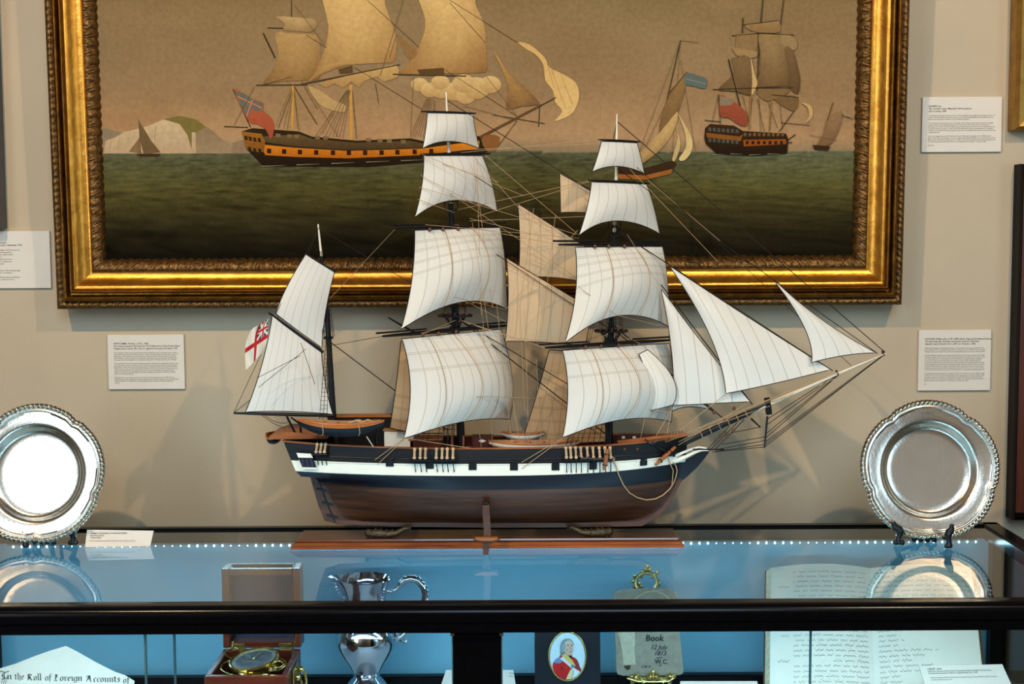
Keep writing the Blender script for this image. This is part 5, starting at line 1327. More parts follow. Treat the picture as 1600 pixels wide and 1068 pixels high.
for yrow, rr in ((0.35, 0.0011), (0.02, 0.0013)):           # rubbing strakes along the black side
    mb = MB()
    for side in (-1, 1):
        mb.tube([hpt(0.02 + 0.95 * i / 60, z_wt(0.02 + 0.95 * i / 60) + (z_rail(0.02 + 0.95 * i / 60) - z_wt(0.02 + 0.95 * i / 60)) * yrow, side, 0.0004) for i in range(61)], rr, 6)
    mb.build('rubbing_strake', M['hull_black'] if yrow > 0.1 else M['hull_white'], root)
# keel, stem and rudder
ol = [(525, 819), (640, 822.5), (760, 824), (900, 823.5), (1003, 821.5), (1022, 811), (1036, 800), (1049, 782), (1058, 765), (1066, 750), (1061, 746), (1053, 762), (1044, 778), (1031, 795), (1017, 806), (998, 814), (900, 816), (760, 816.5), (640, 815.5), (522, 812)]
MB().prism([S(x, y, -0.004) for x, y in ol], (0, 0.008, 0)).build('keel', M['keel_wood'], root)
rud = MB().prism([S(x, y, -0.003) for x, y in [(484, 742), (489, 760), (497, 788), (507, 813), (525, 818), (519, 800), (511, 779), (505, 762), (500, 748), (494, 742)]], (0, 0.006, 0)).build('rudder', M['hull_wood'], root)
for (x, y) in ((503, 765), (511, 786), (519, 806)):
    mb = MB(); q = S(x, y, -0.004)
    mb.bbox(q + Vector((0, 0.004, 0)), (0.020, 0.010, 0.0035), 0.0006, Matrix.Rotation(math.radians(12), 3, 'Y')); mb.build('pintle', M['hull_black'], rud)
MB().tube([S(x, y, -0.004) for x, y in [(497, 749), (503, 764), (511, 786), (519, 804), (524, 816)]], 0.0012, 6).build('rudder_post', M['hull_black'], rud)
# head knee and rails under the bowsprit
MB().prism([S(x, y, -0.003) for x, y in [(1064, 752), (1074, 744), (1089, 730), (1100, 717), (1108, 706), (1103, 703.5), (1092, 707), (1081, 714), (1068, 721), (1062, 735)]], (0, 0.006, 0)).build('head_knee', M['hull_blue'], root)
mb = MB()
for d, k in ((-0.006, 0), (0.006, 0)):
    mb.tube([S(x, y, d * (1 if x > 1090 else 2.2)) for x, y in [(1048, 722), (1060, 718), (1072, 713), (1084, 707), (1096, 703), (1106, 703)]], [0.0045, 0.004, 0.003, 0.0026, 0.002, 0.0014], 8)
    mb.tube([S(x, y, d * (1 if x > 1090 else 2.2)) for x, y in [(1050, 714), (1064, 708), (1078, 702), (1092, 698), (1104, 700)]], [0.003, 0.0026, 0.002, 0.0016, 0.0012], 8)
mb.build('head_rail', M['hull_white'], root)
# gun port lids
for px in (609, 671.5, 738.5, 803, 868, 926.5, 1005.5):
    py = {609: 722.5, 671.5: 726, 738.5: 728, 803: 728.5, 868: 728.5, 926.5: 727, 1005.5: 721}[px]
    c = hull_at(px, py, 0.0005); c2 = hull_at(px + 6, py, 0.0005); ang = math.atan2(c2.y - c.y, c2.x - c.x)
    MB().bbox(c, (0.0135, 0.003, 0.0130), 0.0005, Matrix.Rotation(ang, 3, 'Z')).build('gun_port', M['hull_black'], root)
# quarter gallery
def hq(pts, out): return [hull_at(x, y, out) for x, y in pts]
qg = MB(); qa = hq([(463, 707), (486, 708.5), (495, 731), (473, 731)], 0.0002); qb = hq([(463, 707), (486, 708.5), (495, 731), (473, 731)], 0.006)
qg.add(qa + qb, [(4, 5, 6, 7), (0, 1, 5, 4), (1, 2, 6, 5), (2, 3, 7, 6), (3, 0, 4, 7)])
qgo = qg.build('quarter_gallery', M['hull_black'], root)
mb = MB(); mb.poly(hq([(463, 707), (486, 708.5), (489, 715), (466, 714.5)], 0.0072)); mb.poly(hq([(472, 729.5), (495, 730), (496, 732.5), (473, 732.5)], 0.0072)); mb.build('gallery_trim', M['hull_white'], qgo)
M['win_blue'] = mat('gallery_window', srgb(58, 62, 78), 0.2, 0, 0.1, 60)
for k in range(3):
    x0 = 470 + k * 6.6
    MB().poly(hq([(x0, 716.5), (x0 + 4.6, 716.8), (x0 + 7.6, 728.5), (x0 + 3, 728.5)], 0.0068)).build('gallery_window', M['win_blue'], qgo)

# channels with deadeyes and chain plates
def channel(x0, x1, y, xs_, ytop, ychain, name='channel'):
    mb = MB(); a = hull_at(x0, y); b = hull_at(x1, y)
    n_ = Vector((-(b.y - a.y), b.x - a.x, 0)).normalized() * -0.011
    if n_.y > 0: n_ = -n_
    mb.prism([a, b, b + n_, a + n_], (0, 0, -0.0026)); ch = mb.build(name, M['hull_black'], root)
    tops = []
    for x in xs_:
        t = (x - x0) / (x1 - x0); q = a.lerp(b, t) + n_ * 0.85; q.z += 0.001
        top = P(x, ytop, q.y + 0.002)
        mb = MB(); d = (top - q)
        mb.sphere(q + d * 0.12, 0.0031, 10, 0, (1, 0.6, 1)); mb.sphere(q + d * 0.88, 0.0031, 10, 0, (1, 0.6, 1))
        for o in (-0.0013, 0, 0.0013): mb.rod(q + d * 0.12 + Vector((o, -0.001, 0)), q + d * 0.88 + Vector((o, -0.001, 0)), 0.0007, None, 5)
        mb.build('deadeye', M['bone'], ch)
        e = hull_at(x + 1.5, ychain, 0.0012)
        MB().tube([q + Vector((0, 0, -0.002)), e], 0.0008, 6).build('chain_plate', M['hull_black'], ch)
        tops.append(top)
    return tops
T_main = channel(640, 716, 716.5, (648, 657, 665, 682, 691, 699, 708), 699, 737)
T_fore = channel(878, 956, 716, (884, 891, 899, 907, 917, 926, 936, 945, 953), 697, 738)
T_miz = channel(489, 514, 707, (496, 502.5, 509), 692, 726)

# ---- masts
def mast_x(tab):
    return lambda y: interp(sorted((a[1], a[0]) for a in tab), y)
MX_main = mast_x([(721.5, 705), (716, 600), (711, 491), (705, 327), (701, 230), (697, 144)])
MX_fore = mast_x([(951, 706), (953, 600), (955, 507), (959.5, 369), (963, 268), (964, 178)])
MX_miz = mast_x([(525, 690), (520, 640), (511, 488), (497, 350)])
def mast(mx, segs):
    for (y0, y1, r0, r1, m_, nm) in segs:
        MB().tube([S(mx(y0 + (y1 - y0) * i / 4), y0 + (y1 - y0) * i / 4) for i in range(5)], [r0 + (r1 - r0) * i / 4 for i in range(5)], 12).build(nm, M[m_], root)
mast(MX_main, [(710, 478, 0.0072, 0.0056, 'spar_black', 'lower_mast'), (500, 318, 0.0048, 0.0036, 'spar_black', 'topmast'), (336, 205, 0.0034, 0.0026, 'spar_white', 'topgallant_mast'), (206, 144, 0.0026, 0.0012, 'spar_white', 'royal_mast')])
mast(MX_fore, [(706, 503, 0.0070, 0.0054, 'spar_black', 'lower_mast'), (524, 362, 0.0046, 0.0035, 'spar_black', 'topmast'), (378, 240, 0.0032, 0.0025, 'spar_white', 'topgallant_mast'), (242, 178, 0.0025, 0.0011, 'spar_white', 'royal_mast')])
mast(MX_miz, [(695, 482, 0.0058, 0.0046, 'spar_black', 'lower_mast'), (545, 400, 0.0034, 0.0024, 'spar_black', 'topmast'), (402, 350, 0.0024, 0.0014, 'spar_white', 'pole_mast')])
MB().tube([S(963.5, 192), S(958, 220), S(955, 230)], 0.0008, 6).build('halyard', M['rope_dark'], root)
def top(mx, y, hw, dp):
    c = S(mx(y), y); mb = MB()
    o = [(-hw, -dp * 0.6), (-hw * 0.7, -dp), (hw * 0.8, -dp), (hw, -dp * 0.5), (hw, dp * 0.5), (hw * 0.8, dp), (-hw * 0.7, dp), (-hw, dp * 0.6)]
    mb.prism([c + Vector((a, b, 0)) for a, b in o], (0, 0, 0.003))
    for a in (-0.4, 0, 0.4): mb.bbox(c + Vector((a * hw, 0, -0.002)), (0.002, dp * 1.8, 0.003), 0.0005)
    mb.rod(c + Vector((-hw * 0.6, 0, -0.002)), c + Vector((0, 0, -0.02)), 0.0012); mb.rod(c + Vector((hw * 0.6, 0, -0.002)), c + Vector((0, 0, -0.02)), 0.0012)
    t_ = mb.build('top_platform', M['spar_black'], root)
    mb = MB()
    for a in (-0.8, -0.4, 0, 0.4, 0.8):
        for d in (-1, 1): mb.rod(c + Vector((a * hw * 0.6, d * dp * 0.95, -0.001)), c + Vector((a * 0.004, 0, -0.03)), 0.0006, None, 5)
    mb.build('futtock_shroud', M['rope_dark'], t_)
    mb = MB(); 
    for a in (-0.7, -0.35, 0, 0.35, 0.7): mb.sphere(c + Vector((a * hw, -dp * 0.95, 0.0055)), 0.0022, 8, 0, (1, 0.6, 1.3))
    mb.build('top_deadeye', M['block'], t_)
    return c
def crosstrees(mx, y, hw):
    c = S(mx(y), y); mb = MB()
    for d in (-0.006, 0.006): mb.bbox(c + Vector((0, d, 0)), (hw * 1.2, 0.0022, 0.0026), 0.0005)
    for a in (-0.5, 0, 0.5): mb.bbox(c + Vector((a * hw, 0, 0.002)), (0.002, hw * 1.7, 0.002), 0.0005)
    mb.bbox(c + Vector((0, 0, 0.016)), (0.008, 0.006, 0.005), 0.0008)
    mb.build('crosstrees', M['spar_black'], root); return c
tm = top(MX_main, 494, 0.030, 0.028); tf = top(MX_fore, 518, 0.029, 0.028)
cm = crosstrees(MX_main, 328, 0.017); cf = crosstrees(MX_fore, 368, 0.017); cz = crosstrees(MX_miz, 528, 0.013)

# ---- sails
def qb(a, m, b, t):
    """quadratic through a, m (t=.5), b"""
    c = 2 * m - 0.5 * (a + b)
    return a * (1 - t) ** 2 + c * (2 * t * (1 - t)) + b * t * t
def coons(c, mids):
    TL, TR, BR, BL = c
    mt, mr, mbm, ml = mids
    mt = mt if mt is not None else (TL + TR) / 2; mr = mr if mr is not None else (TR + BR) / 2
    mbm = mbm if mbm is not None else (BL + BR) / 2; ml = ml if ml is not None else (TL + BL) / 2
    def f(u, v):
        t = qb(TL, mt, TR, u); b = qb(BL, mbm, BR, u); l = qb(TL, ml, BL, v); r = qb(TR, mr, BR, v)
        return t * (1 - v) + b * v + l * (1 - u) + r * u - (TL * (1 - u) * (1 - v) + TR * u * (1 - v) + BL * (1 - u) * v + BR * u * v)
    return f
def sail(name, f, bel, ncl, m_, nu=28, nv=24, lines=0, rope=True, parent=None, tri=False):
    """f(u,v) flat surface; bel(u,v) displacement vector"""
    g = lambda u, v: f(u, v) + bel(u, v)
    o = MB().grid(g, nu, nv, 0, True, lambda u, v: (u * (v if tri else 1) * ncl, v)).build(name, M[m_], parent or root)
    if rope:
        K = 24; loop = [g(i / K, 0) for i in range(K)] + [g(1, i / K) for i in range(K)] + [g(1 - i / K, 1) for i in range(K)] + [g(0, 1 - i / K) for i in range(K)]
        lp = [loop[0]]
        for p in loop[1:]:
            if (p - lp[-1]).length > 1e-4: lp.append(p)
        MB().tube(lp, 0.00075, 5, closed=True).build('bolt_rope', M['rope_dark'], o)
    for k in range(lines):
        u = (k + 1) / (lines + 1); nn = Vector((0.25, -0.97, 0)) * 0.0016
        MB().tube([g(u + 0.03 * math.sin(PI * v / 16) * (1 if k % 2 else -1), v / 16) + nn for v in range(17)], 0.00055, 5).build('buntline', M['rope_tan'], o)
    return g
def brace(mx, ym, deg, off=0.008):
    """vertical plane through the mast, square yards swung round by deg (left end towards the room)"""
    a = math.radians(deg); d = Vector((math.cos(a), math.sin(a), 0)); n = Vector((math.sin(a), -math.cos(a), 0))
    p0 = S(mx(ym), ym) + n * off
    return p0, d, n
def square(name, mx, deg, yard, head, foot, arch, leech, belly, ncl, m_, lines=0, yr=0.0028, off=0.018):
    ym = (yard[0][1] + yard[1][1]) / 2
    p0, d, n = brace(mx, ym, deg, off)
    pl = lambda x, y: PP(x, y, p0, n)
    ya, yb_ = pl(*yard[0]), pl(*yard[1])
    zav = (ya.z + yb_.z) / 2; k = 0.5
    mid = (ya + yb_) / 2
    yo = MB().tube([ya.lerp(yb_, t) for t in (0, 0.08, 0.25, 0.5, 0.75, 0.92, 1)], [yr * 0.45, yr * 0.6, yr * 0.85, yr, yr * 0.85, yr * 0.6, yr * 0.45], 10).build('yard', M['spar_black'], root)
    c = [pl(*head[0]), pl(*head[1]), pl(*foot[1]), pl(*foot[0])]
    mids = (None, pl(*leech[1]) if leech[1] else None, pl(*arch), pl(*leech[0]) if leech[0] else None)
    mids = tuple((q - n * 0 if q is not None else None) for q in mids)
    f = coons(c, mids)
    gv = lambda v: math.sin(PI * min(1, v * (0.5 + 0.28) + 0.0))
    sv = math.sin(PI * 0.78)
    bel = lambda u, v: n * (belly * (4 * u * (1 - u)) ** 0.8 * (math.sin(PI * 0.78 * v) if v < 1 else sv)) 
    g = sail(name, f, bel, ncl, m_, lines=lines)
    return yo, ya, yb_, g
AM, AF = 44, 38
Y = {}
Y['mr'] = square('royal_sail', MX_main, AM, [(658, 174), (744, 177)], [(667.5, 176), (739, 178)], [(660, 232), (749, 232)], (698, 221), [(665, 203), (742.5, 203)], 0.010, 5, 'sail', yr=0.0022)
Y['mg'] = square('topgallant_sail', MX_main, AM, [(657, 241), (766, 240)], [(662, 243), (753.5, 243)], [(648, 339), (777, 331)], (705, 313), [(659, 290), (768, 285)], 0.016, 7, 'sail', yr=0.0026)
Y['mt'] = square('topsail', MX_main, AM, [(618, 357), (786, 353)], [(648, 359.5), (781, 355)], [(626.5, 514), (792, 484)], (704, 471), [(643, 440), (789, 410)], 0.042, 10, 'sail_top', lines=2, yr=0.0034, off=0.030)
Y['mc'] = square('course_sail', MX_main, AM, [(598, 525), (794, 508)], [(628, 529), (783, 514)], [(631, 684.5), (797, 655)], (706, 655), [(641, 605), (800, 590)], 0.052, 11, 'sail_course', lines=3, yr=0.0040, off=0.032)
Y['fr'] = square('royal_sail', MX_fore, AF, [(935, 218), (1001, 221.5)], [(939.5, 220.5), (995.5, 223)], [(925, 268.5), (1007, 271.5)], (962, 260), [(933, 245), (1001.5, 247)], 0.008, 5, 'sail', yr=0.0021)
Y['fg'] = square('topgallant_sail', MX_fore, AF, [(919, 281.5), (1014, 286)], [(924, 284), (1010, 287.5)], [(904, 368), (1030.5, 365)], (958, 345), [(917, 325), (1021, 322)], 0.014, 7, 'sail', yr=0.0025)
Y['ft'] = square('topsail', MX_fore, AF, [(873, 382), (1049, 382)], [(899, 386), (1035, 385)], [(882.5, 535), (1045, 511)], (951, 492), [(899, 460), (1043, 440)], 0.040, 10, 'sail_top', lines=2, yr=0.0033, off=0.028)
Y['fc'] = square('course_sail', MX_fore, AF, [(852, 543), (1048, 531)], [(879, 547), (1046, 536)], [(879, 683), (1049, 659)], (955, 652), [(887, 612), (1052, 598)], 0.048, 11, 'sail_course', lines=3, yr=0.0038, off=0.032)
# studding sail booms lying along the yards
for key in ('mc', 'mt', 'fc', 'ft'):
    yo, ya, yb_, g = Y[key]
    up = Vector((0.0, -0.004, 0.006)); e = ya.lerp(yb_, -0.045); MB().tube([e + up, ya.lerp(yb_, 0.33) + up], 0.0016, 8).build('boom_spar', M['spar_black'], yo)
    e = ya.lerp(yb_, 1.03); MB().tube([e + up, ya.lerp(yb_, 0.68) + up], 0.0016, 8).build('boom_spar', M['spar_black'], yo)
    for t in (0.3, 0.42, 0.56): MB().sphere(ya.lerp(yb_, t) + Vector((0.001, -0.005, -0.003)), 0.0030, 8, 0, (1, 0.7, 1.2)).build('block', M['block'], yo)
p = S(608, 497, -0.085); MB().tube([S(607, 496, -0.11), S(631, 510, -0.09), S(652, 521, -0.06)], [0.0012, 0.0018, 0.0018], 8).build('outrigger', M['spar_black'], root)

def fore_aft(name, c, mids, bel, ncl, m_, dys=(0, 0, 0, 0), tri=False, nv=20):
    pts = [S(x, y, d) for (x, y), d in zip(c, dys)]
    md = [S(q[0], q[1], (dys[i] + dys[(i + 1) % 4]) / 2) if q else None for i, q in enumerate(mids)]
    # mids order: top, right, bottom, left
    f = coons(pts, (md[0], md[1], md[2], md[3]))
    b = lambda u, v: Vector((0, -1, 0)) * (bel * 4 * u * (1 - u) * math.sin(PI * min(1, v * 0.9)))
    return sail(name, f, b, ncl, m_, 22, nv, tri=tri)
# staysails between main and fore masts
fore_aft('upper_staysail', [(874.5, 270.5), (930, 302), (926, 333), (876, 332)], (None, None, (900, 331.5), None), 0.004, 4, 'sail_shaded', (0.02,) * 4)
fore_aft('middle_staysail', [(809, 318), (925, 391), (922, 443), (809.5, 435)], ((862, 351), None, (862, 433), (812, 380)), 0.008, 6, 'sail_shaded', (0.014,) * 4)
fore_aft('lower_staysail', [(791.5, 403), (925, 482), (915, 540), (789, 533)], ((852, 439), None, (845, 534), (794, 470)), 0.010, 7, 'sail_shaded', (0.01,) * 4)
# trysails behind the two courses
fore_aft('trysail', [(858, 546), (925, 552), (950, 689), (814.5, 690.5)], (None, None, (880, 692.5), (838, 618)), 0.006, 7, 'sail_shaded_reef', (0.03, 0.03, 0.035, 0.03))
fore_aft('trysail', [(626, 533), (668, 538), (694, 676), (609, 668)], (None, None, (650, 675), (619, 600)), 0.005, 5, 'sail_shaded_reef', (-0.03, -0.01, 0.0, -0.02))
# lower studding piece and jibs ahead of the fore mast
fore_aft('studding_sail', [(998, 553), (1012, 546), (1051.5, 632), (1009, 642.5)], (None, (1052, 592), (1030, 637.5), (1012, 598)), 0.010, 3, 'sail', (-0.03, -0.02, -0.02, -0.03))
fore_aft('fore_staysail', [(1052, 600), (1056, 600), (1111, 640), (1050, 642)], (None, (1080, 616), (1078, 635), None), 0.004, 3, 'sail', (0.0,) * 4, tri=True)
fore_aft('inner_jib', [(1033, 452), (1035, 453), (1172, 627), (1052.5, 633)], (None, (1096, 534), (1106, 630), (1049, 545)), 0.010, 5, 'sail', (-0.012,) * 4, tri=True)
fore_aft('jib', [(1047, 416.5), (1049, 417), (1298, 577), (1134, 614.5)], (None, (1165, 493), (1210, 598), (1110, 526)), 0.014, 8, 'sail', (-0.006, -0.006, 0.0, -0.03), tri=True)
fore_aft('flying_jib', [(1209.5, 438.5), (1211, 439), (1369, 551), (1268, 566)], (None, (1285, 500), (1321, 554.5), (1257, 512)), 0.008, 5, 'sail', (0, 0, 0, -0.015), tri=True)
# spanker and gaff topsail on the mizzen
gs = fore_aft('spanker', [(425.5, 492), (502, 545), (520, 647), (383.5, 643.5)], ((463, 518), (508, 597), (450, 642), (409, 570)), 0.012, 9, 'sail', (-0.045, -0.006, -0.006, -0.045))
fore_aft('gaff_topsail', [(477.5, 397), (523, 423.5), (503, 543), (430.5, 489.5)], (None, (509, 486), (467, 517), (449, 446)), 0.008, 6, 'sail', (-0.03, -0.01, -0.008, -0.043))
def spar(pts, r, m_, nm, dys):
    q = [S(x, y, d) for (x, y), d in zip(pts, dys)]
    return MB().tube([q[0].lerp(q[-1], t) for t in (0, 0.25, 0.5, 0.75, 1)], [r * 0.6, r * 0.9, r, r, r * 0.9], 10).build(nm, M[m_], root)
spar([(365, 645), (521, 649)], 0.0030, 'spar_black', 'boom', (-0.05, -0.006))
spar([(420, 488.5), (505, 550)], 0.0026, 'spar_black', 'gaff', (-0.046, -0.006))
spar([(476, 395.5), (524, 424.5)], 0.0018, 'spar_black', 'topsail_yard', (-0.03, -0.01))
# bowsprit
spar([(1203, 629), (1056, 697)], 0.0058, 'spar_black', 'bowsprit', (0, 0))
jb = MB().tube([S(1385, 551.5), S(1310, 583), S(1202, 630.5), S(1160, 650)], [0.0016, 0.0028, 0.0040, 0.0040], 10).build('jib_boom', M['spar_white'], root)
mb = MB(); q = S(1200, 634); mb.bbox(q, (0.010, 0.009, 0.030), 0.001, Matrix.Rotation(math.radians(-8), 3, 'Y')); mb.rod(S(1199, 650), S(1194.5, 699), 0.0020, 0.0014); mb.build('dolphin_striker', M['spar_black'], root)
mb = MB()
for (x, y) in ((1308, 582), (1380, 551.5)): 
    c = S(x, y); mb.tube(ring_pts(c, 0.0042, (1, 0, 0.4), 14), 0.0011, 6, closed=True)
mb.build('boom_iron', M['rope_dark'], root)
MB().rod(S(1083, 701.5, -0.06), S(1131, 702, -0.03), 0.0013, 0.0013, 6).build('head_spar', M['spar_black'], root)
for (x0, y0, x1, y1) in ((1108, 704, 1152, 660), (1103, 704, 1140, 665), (1118, 701, 1163, 655)):
    MB().tube([S(x0, y0, -0.004), S(x1, y1, -0.006)], 0.0007, 5).build('bobstay', M['rope_dark'], root)
    for t in (0.42, 0.62): MB().sphere(S(x0 + (x1 - x0) * t, y0 + (y1 - y0) * t, -0.005), 0.0030, 8, 0, (1, 0.7, 1.2)).build('bow_block', M['block'], root)
for (x, y) in ((1116, 644), (1133, 656), (1147, 638), (1158, 610)):
    MB().sphere(S(x, y, -0.003), 0.0032, 8, 0, (1, 0.7, 1.2)).build('bow_block', M['block'], root)
mb = MB()
for i in range(6): 
    t = i / 5; mb.tube(ring_pts(S(1096 + 70 * t, 679 - 32 * t), 0.0064, (1, 0, 0.42), 14), 0.0009, 5, closed=True)
mb.build('gammoning', M['rope_tan'], root)
mb = MB(); mb.rod(S(1174, 654, -0.006), S(1188, 667, -0.03), 0.0018, 0.0012); mb.build('whisker_spar', M['spar_black'], root)

# ---- ropes: each line is a part
def rope(nm, a, b, da=0.0, db=0.0, r=0.00055, m_='rope_dark', sag=0.0, n=6):
    p, q = S(a[0], a[1], da), S(b[0], b[1], db)
    pts = [p.lerp(q, i / n) - Vector((0, 0, sag * math.sin(PI * i / n))) for i in range(n + 1)] if sag else [p, q]
    return MB().tube(pts, r, 5).build(nm, M[m_], root)
for a, b, r in (((697, 156), (963, 322), .0007), ((703, 250), (958, 413), .0007), ((707, 352), (956, 516), .0007), ((712, 494), (952, 682), .0010), ((705, 492), (955, 640), .0008),
                ((964.5, 190), (1384, 551), .0008), ((963, 262), (1371, 552), .0007), ((960, 358), (1301, 579), .0009), ((957, 345), (1176, 632), .0009), ((955, 505), (1133, 656), .0011), ((956, 512), (1116, 644), .0009), ((964, 232), (1330, 571), .0005),
                ((512, 531), (700, 672), .0009), ((497, 356), (706, 480), .0005)):
    rope('stay', a, b, 0, 0, r)
for a, b, da, db in (((934, 218), (702, 240), -.04, 0), ((921, 282), (704, 330), -.05, 0), ((1001, 221), (705, 235), .04, 0), ((873, 382), (707, 350), -.09, 0), ((852, 543), (715, 500), -.09, 0), ((882, 535), (716, 520), -.06, 0),
                     ((660, 246), (778, 284), -.05, -.02), ((648, 415), (712, 462), -.09, -.06), ((712, 462), (791, 503), -.06, 0), ((655, 350), (905, 372), -.09, 0), ((658, 272), (910, 440), -.05, 0),
                     ((618, 357), (512, 470), -.11, 0), ((598, 525), (514, 540), -.11, 0), ((648, 580), (712, 596), -.09, -.07), ((640, 610), (705, 613), -.08, -.08), ((631, 655), (748, 619), -.09, -.08), ((748, 619), (850, 622), -.08, 0),
                     ((887, 600), (958, 632), -.07, -.06), ((887, 620), (958, 631), -.07, -.06), ((958, 630), (1052, 645), -.06, -.02),
                     ((431, 490), (500, 352), -.045, 0), ((366, 644), (500, 540), -.05, 0), ((404, 605), (478, 545), -.075, -.06), ((402, 590), (470, 555), -.075, -.06), ((470, 535), (492, 600), -.06, -.04), ((365, 645), (497, 362), -.05, 0)):
    rope('brace', a, b, da, db, 0.00045, 'rope_tan' if a[0] > 600 else 'rope_dark')
for a, b, da, db in (((631, 685), (586, 718), -.10, -.074), ((631, 686), (590, 725), -.10, -.074), ((879, 684), (815, 722), -.08, -.078), ((879, 685), (815, 732), -.08, -.078), ((632, 684), (748, 702), -.10, -.07),
                     ((797, 656), (790, 700), .07, .04), ((797, 656), (806, 700), .07, .04), ((1049, 660), (1020, 688), .05, .02), ((1009, 643), (1000, 690), -.03, -.03), ((1050, 634), (1040, 690), -.02, -.03), ((1134, 615), (1040, 690), -.03, -.02), ((1172, 627), (1060, 695), -.01, -.02), ((1053, 633), (1020, 690), -.012, -.04), ((792, 484), (785, 514), .08, .08), ((1045, 512), (1046, 532), .06, .06), ((627, 515), (628, 527), -.09, -.09)):
    rope('sheet', a, b, da, db, 0.0006, 'rope_tan')
for a, b in (((752, 470), (770, 697)), ((776, 474), (800, 695)), ((790, 560), (812, 690)), ((822, 540), (826, 694)), ((838, 560), (846, 692)), ((855, 640), (842, 692)), ((812, 480), (820, 640)), ((745, 640), (752, 700)), ((834, 325), (812, 480)), ((868, 335), (846, 520)), ((740, 250), (770, 480))):
    rope('fall', a, b, -0.01, -0.02, 0.00045, 'rope_tan')
for a, b, da, db in (((659, 241), (819, 306), -.06, .0), ((657, 274), (741, 318), -.06, -.03), ((655, 292), (900, 366), -.06, -.05), ((652, 311), (710, 332), -.07, -.03), ((738, 243), (822, 338), -.03, .0), ((759, 243), (903, 366), .03, -.04), ((734, 341), (900, 383), -.03, -.08), ((734, 345), (917, 338), -.03, -.05), ((745, 338), (922, 283), -.03, -.05),
                     ((745, 246), (752, 492), -.03, -.03), ((738, 348), (763, 513), -.06, -.05), ((984, 264), (1121, 408), -.01, .0), ((1012, 281), (1125, 376), .03, .01), ((980, 366), (1050, 478), -.06, -.03), ((903, 447), (963, 492), -.09, -.07), ((791, 482), (903, 359), -.03, -.05), ((710, 464), (792, 484), -.09, .03), ((963, 492), (1045, 512), -.06, .03), ((720, 500), (851, 543), -.02, -.08), ((640, 525), (705, 508), -.10, -.06), ((660, 522), (712, 500), -.09, -.04), ((900, 540), (950, 522), -.08, -.05), ((760, 516), (714, 498), .01, .0), ((1000, 536), (960, 520), .0, .0)):
    rope('brace', a, b, da - 0.012, db - 0.012, 0.00042, 'rope_tan')
# bobstays and martingale stays
for a, b in (((1194.6, 698), (1384, 552)), ((1195, 694), (1384, 552.5)), ((1195.5, 690), (1382, 553)), ((1195.8, 684), (1312, 584)), ((1196, 678), (1311, 584)), ((1197, 664), (1309, 585)), ((1198, 655), (1305, 586)), ((1194.6, 698), (1112, 706)), ((1195, 694), (1117, 705)), ((1195, 688), (1120, 702)), ((1196, 682), (1128, 694)), ((1187, 667), (1142, 676))):
    rope('martingale_stay', a, b, 0, 0, 0.00065)
for a, b in (((1310, 582), (1095, 668)), ((1382, 552), (1100, 664)), ((1300, 579), (1060, 690)), ((1203, 634), (1040, 690)), ((1240, 614), (1050, 684))):
    rope('jib_sheet', a, b, -0.012, -0.03, 0.00055, 'rope_tan')
rope('foot_rope', (1385, 552), (1206, 628), -0.01, -0.01, 0.0006, 'rope_tan', 0.006)
rope('boat_fall', (407, 646), (446, 668), -0.04, -0.04, 0.0005, 'rope_dark', 0.004); rope('boat_fall', (412, 647), (450, 660), -0.03, -0.03, 0.0005, 'rope_dark', 0.006)
# shrouds with ratlines, near and far side
def shrouds(tops, apex, nm, nrat, far=True, r=0.0005, fan=0.004):
    mb = MB(); n = len(tops)
    ends = [apex + Vector(((i - (n - 1) / 2) * fan * 0.6, -0.004, 0.0)) for i in range(n)]
    for a, b in zip(tops, ends): mb.rod(a, b, r, None, 5)
    for k in range(1, nrat):
        t = k / nrat * 0.96
        mb.tube([a.lerp(b, t) for a, b in zip(tops, ends)], 0.00032, 4)
    mb.build(nm, M['rope_dark'], root)
    if far:
        mb = MB(); tp = [Vector((a.x, 2 * YC - a.y, a.z)) for a in tops]; en = [Vector((b.x, 2 * YC - b.y, b.z)) for b in ends]
        for a, b in zip(tp, en): mb.rod(a, b, r, None, 5)
        for k in range(1, nrat): mb.tube([a.lerp(b, k / nrat * 0.96) for a, b in zip(tp, en)], 0.00032, 4)
        mb.build(nm, M['rope_dark'], root)
shrouds(T_main, tm + Vector((0, 0, -0.012)), 'lower_shrouds', 26); shrouds(T_fore, tf + Vector((0, 0, -0.012)), 'lower_shrouds', 24); shrouds(T_miz, cz + Vector((0, 0, 0)), 'lower_shrouds', 24, fan=0.006)
for c, c2 in ((tm, cm), (tf, cf)):
    shrouds([c + Vector((a * 0.02, -0.026, 0.006)) for a in (-0.9, -0.3, 0.3, 0.9)], c2 + Vector((0, 0, -0.004)), 'topmast_shrouds', 18)
shrouds([cm + Vector((a * 0.012, -0.012, 0.003)) for a in (-1, 0, 1)], S(MX_main(240), 240), 'topgallant_shrouds', 8)
shrouds([cf + Vector((a * 0.012, -0.012, 0.003)) for a in (-1, 0, 1)], S(MX_fore(282), 282), 'topgallant_shrouds', 8)
shrouds([cz + Vector((a * 0.009, -0.010, 0.003)) for a in (-1, 1)], S(MX_miz(392), 392), 'topmast_shrouds', 16)
for c, y0, mx in ((T_main[-1], 330, MX_main), (T_main[-2], 236, MX_main), (T_fore[0], 372, MX_fore), (T_fore[1], 284, MX_fore)):
    q = S(mx(y0), y0); MB().rod(c, q, 0.00045, None, 5).build('backstay', M['rope_dark'], root)
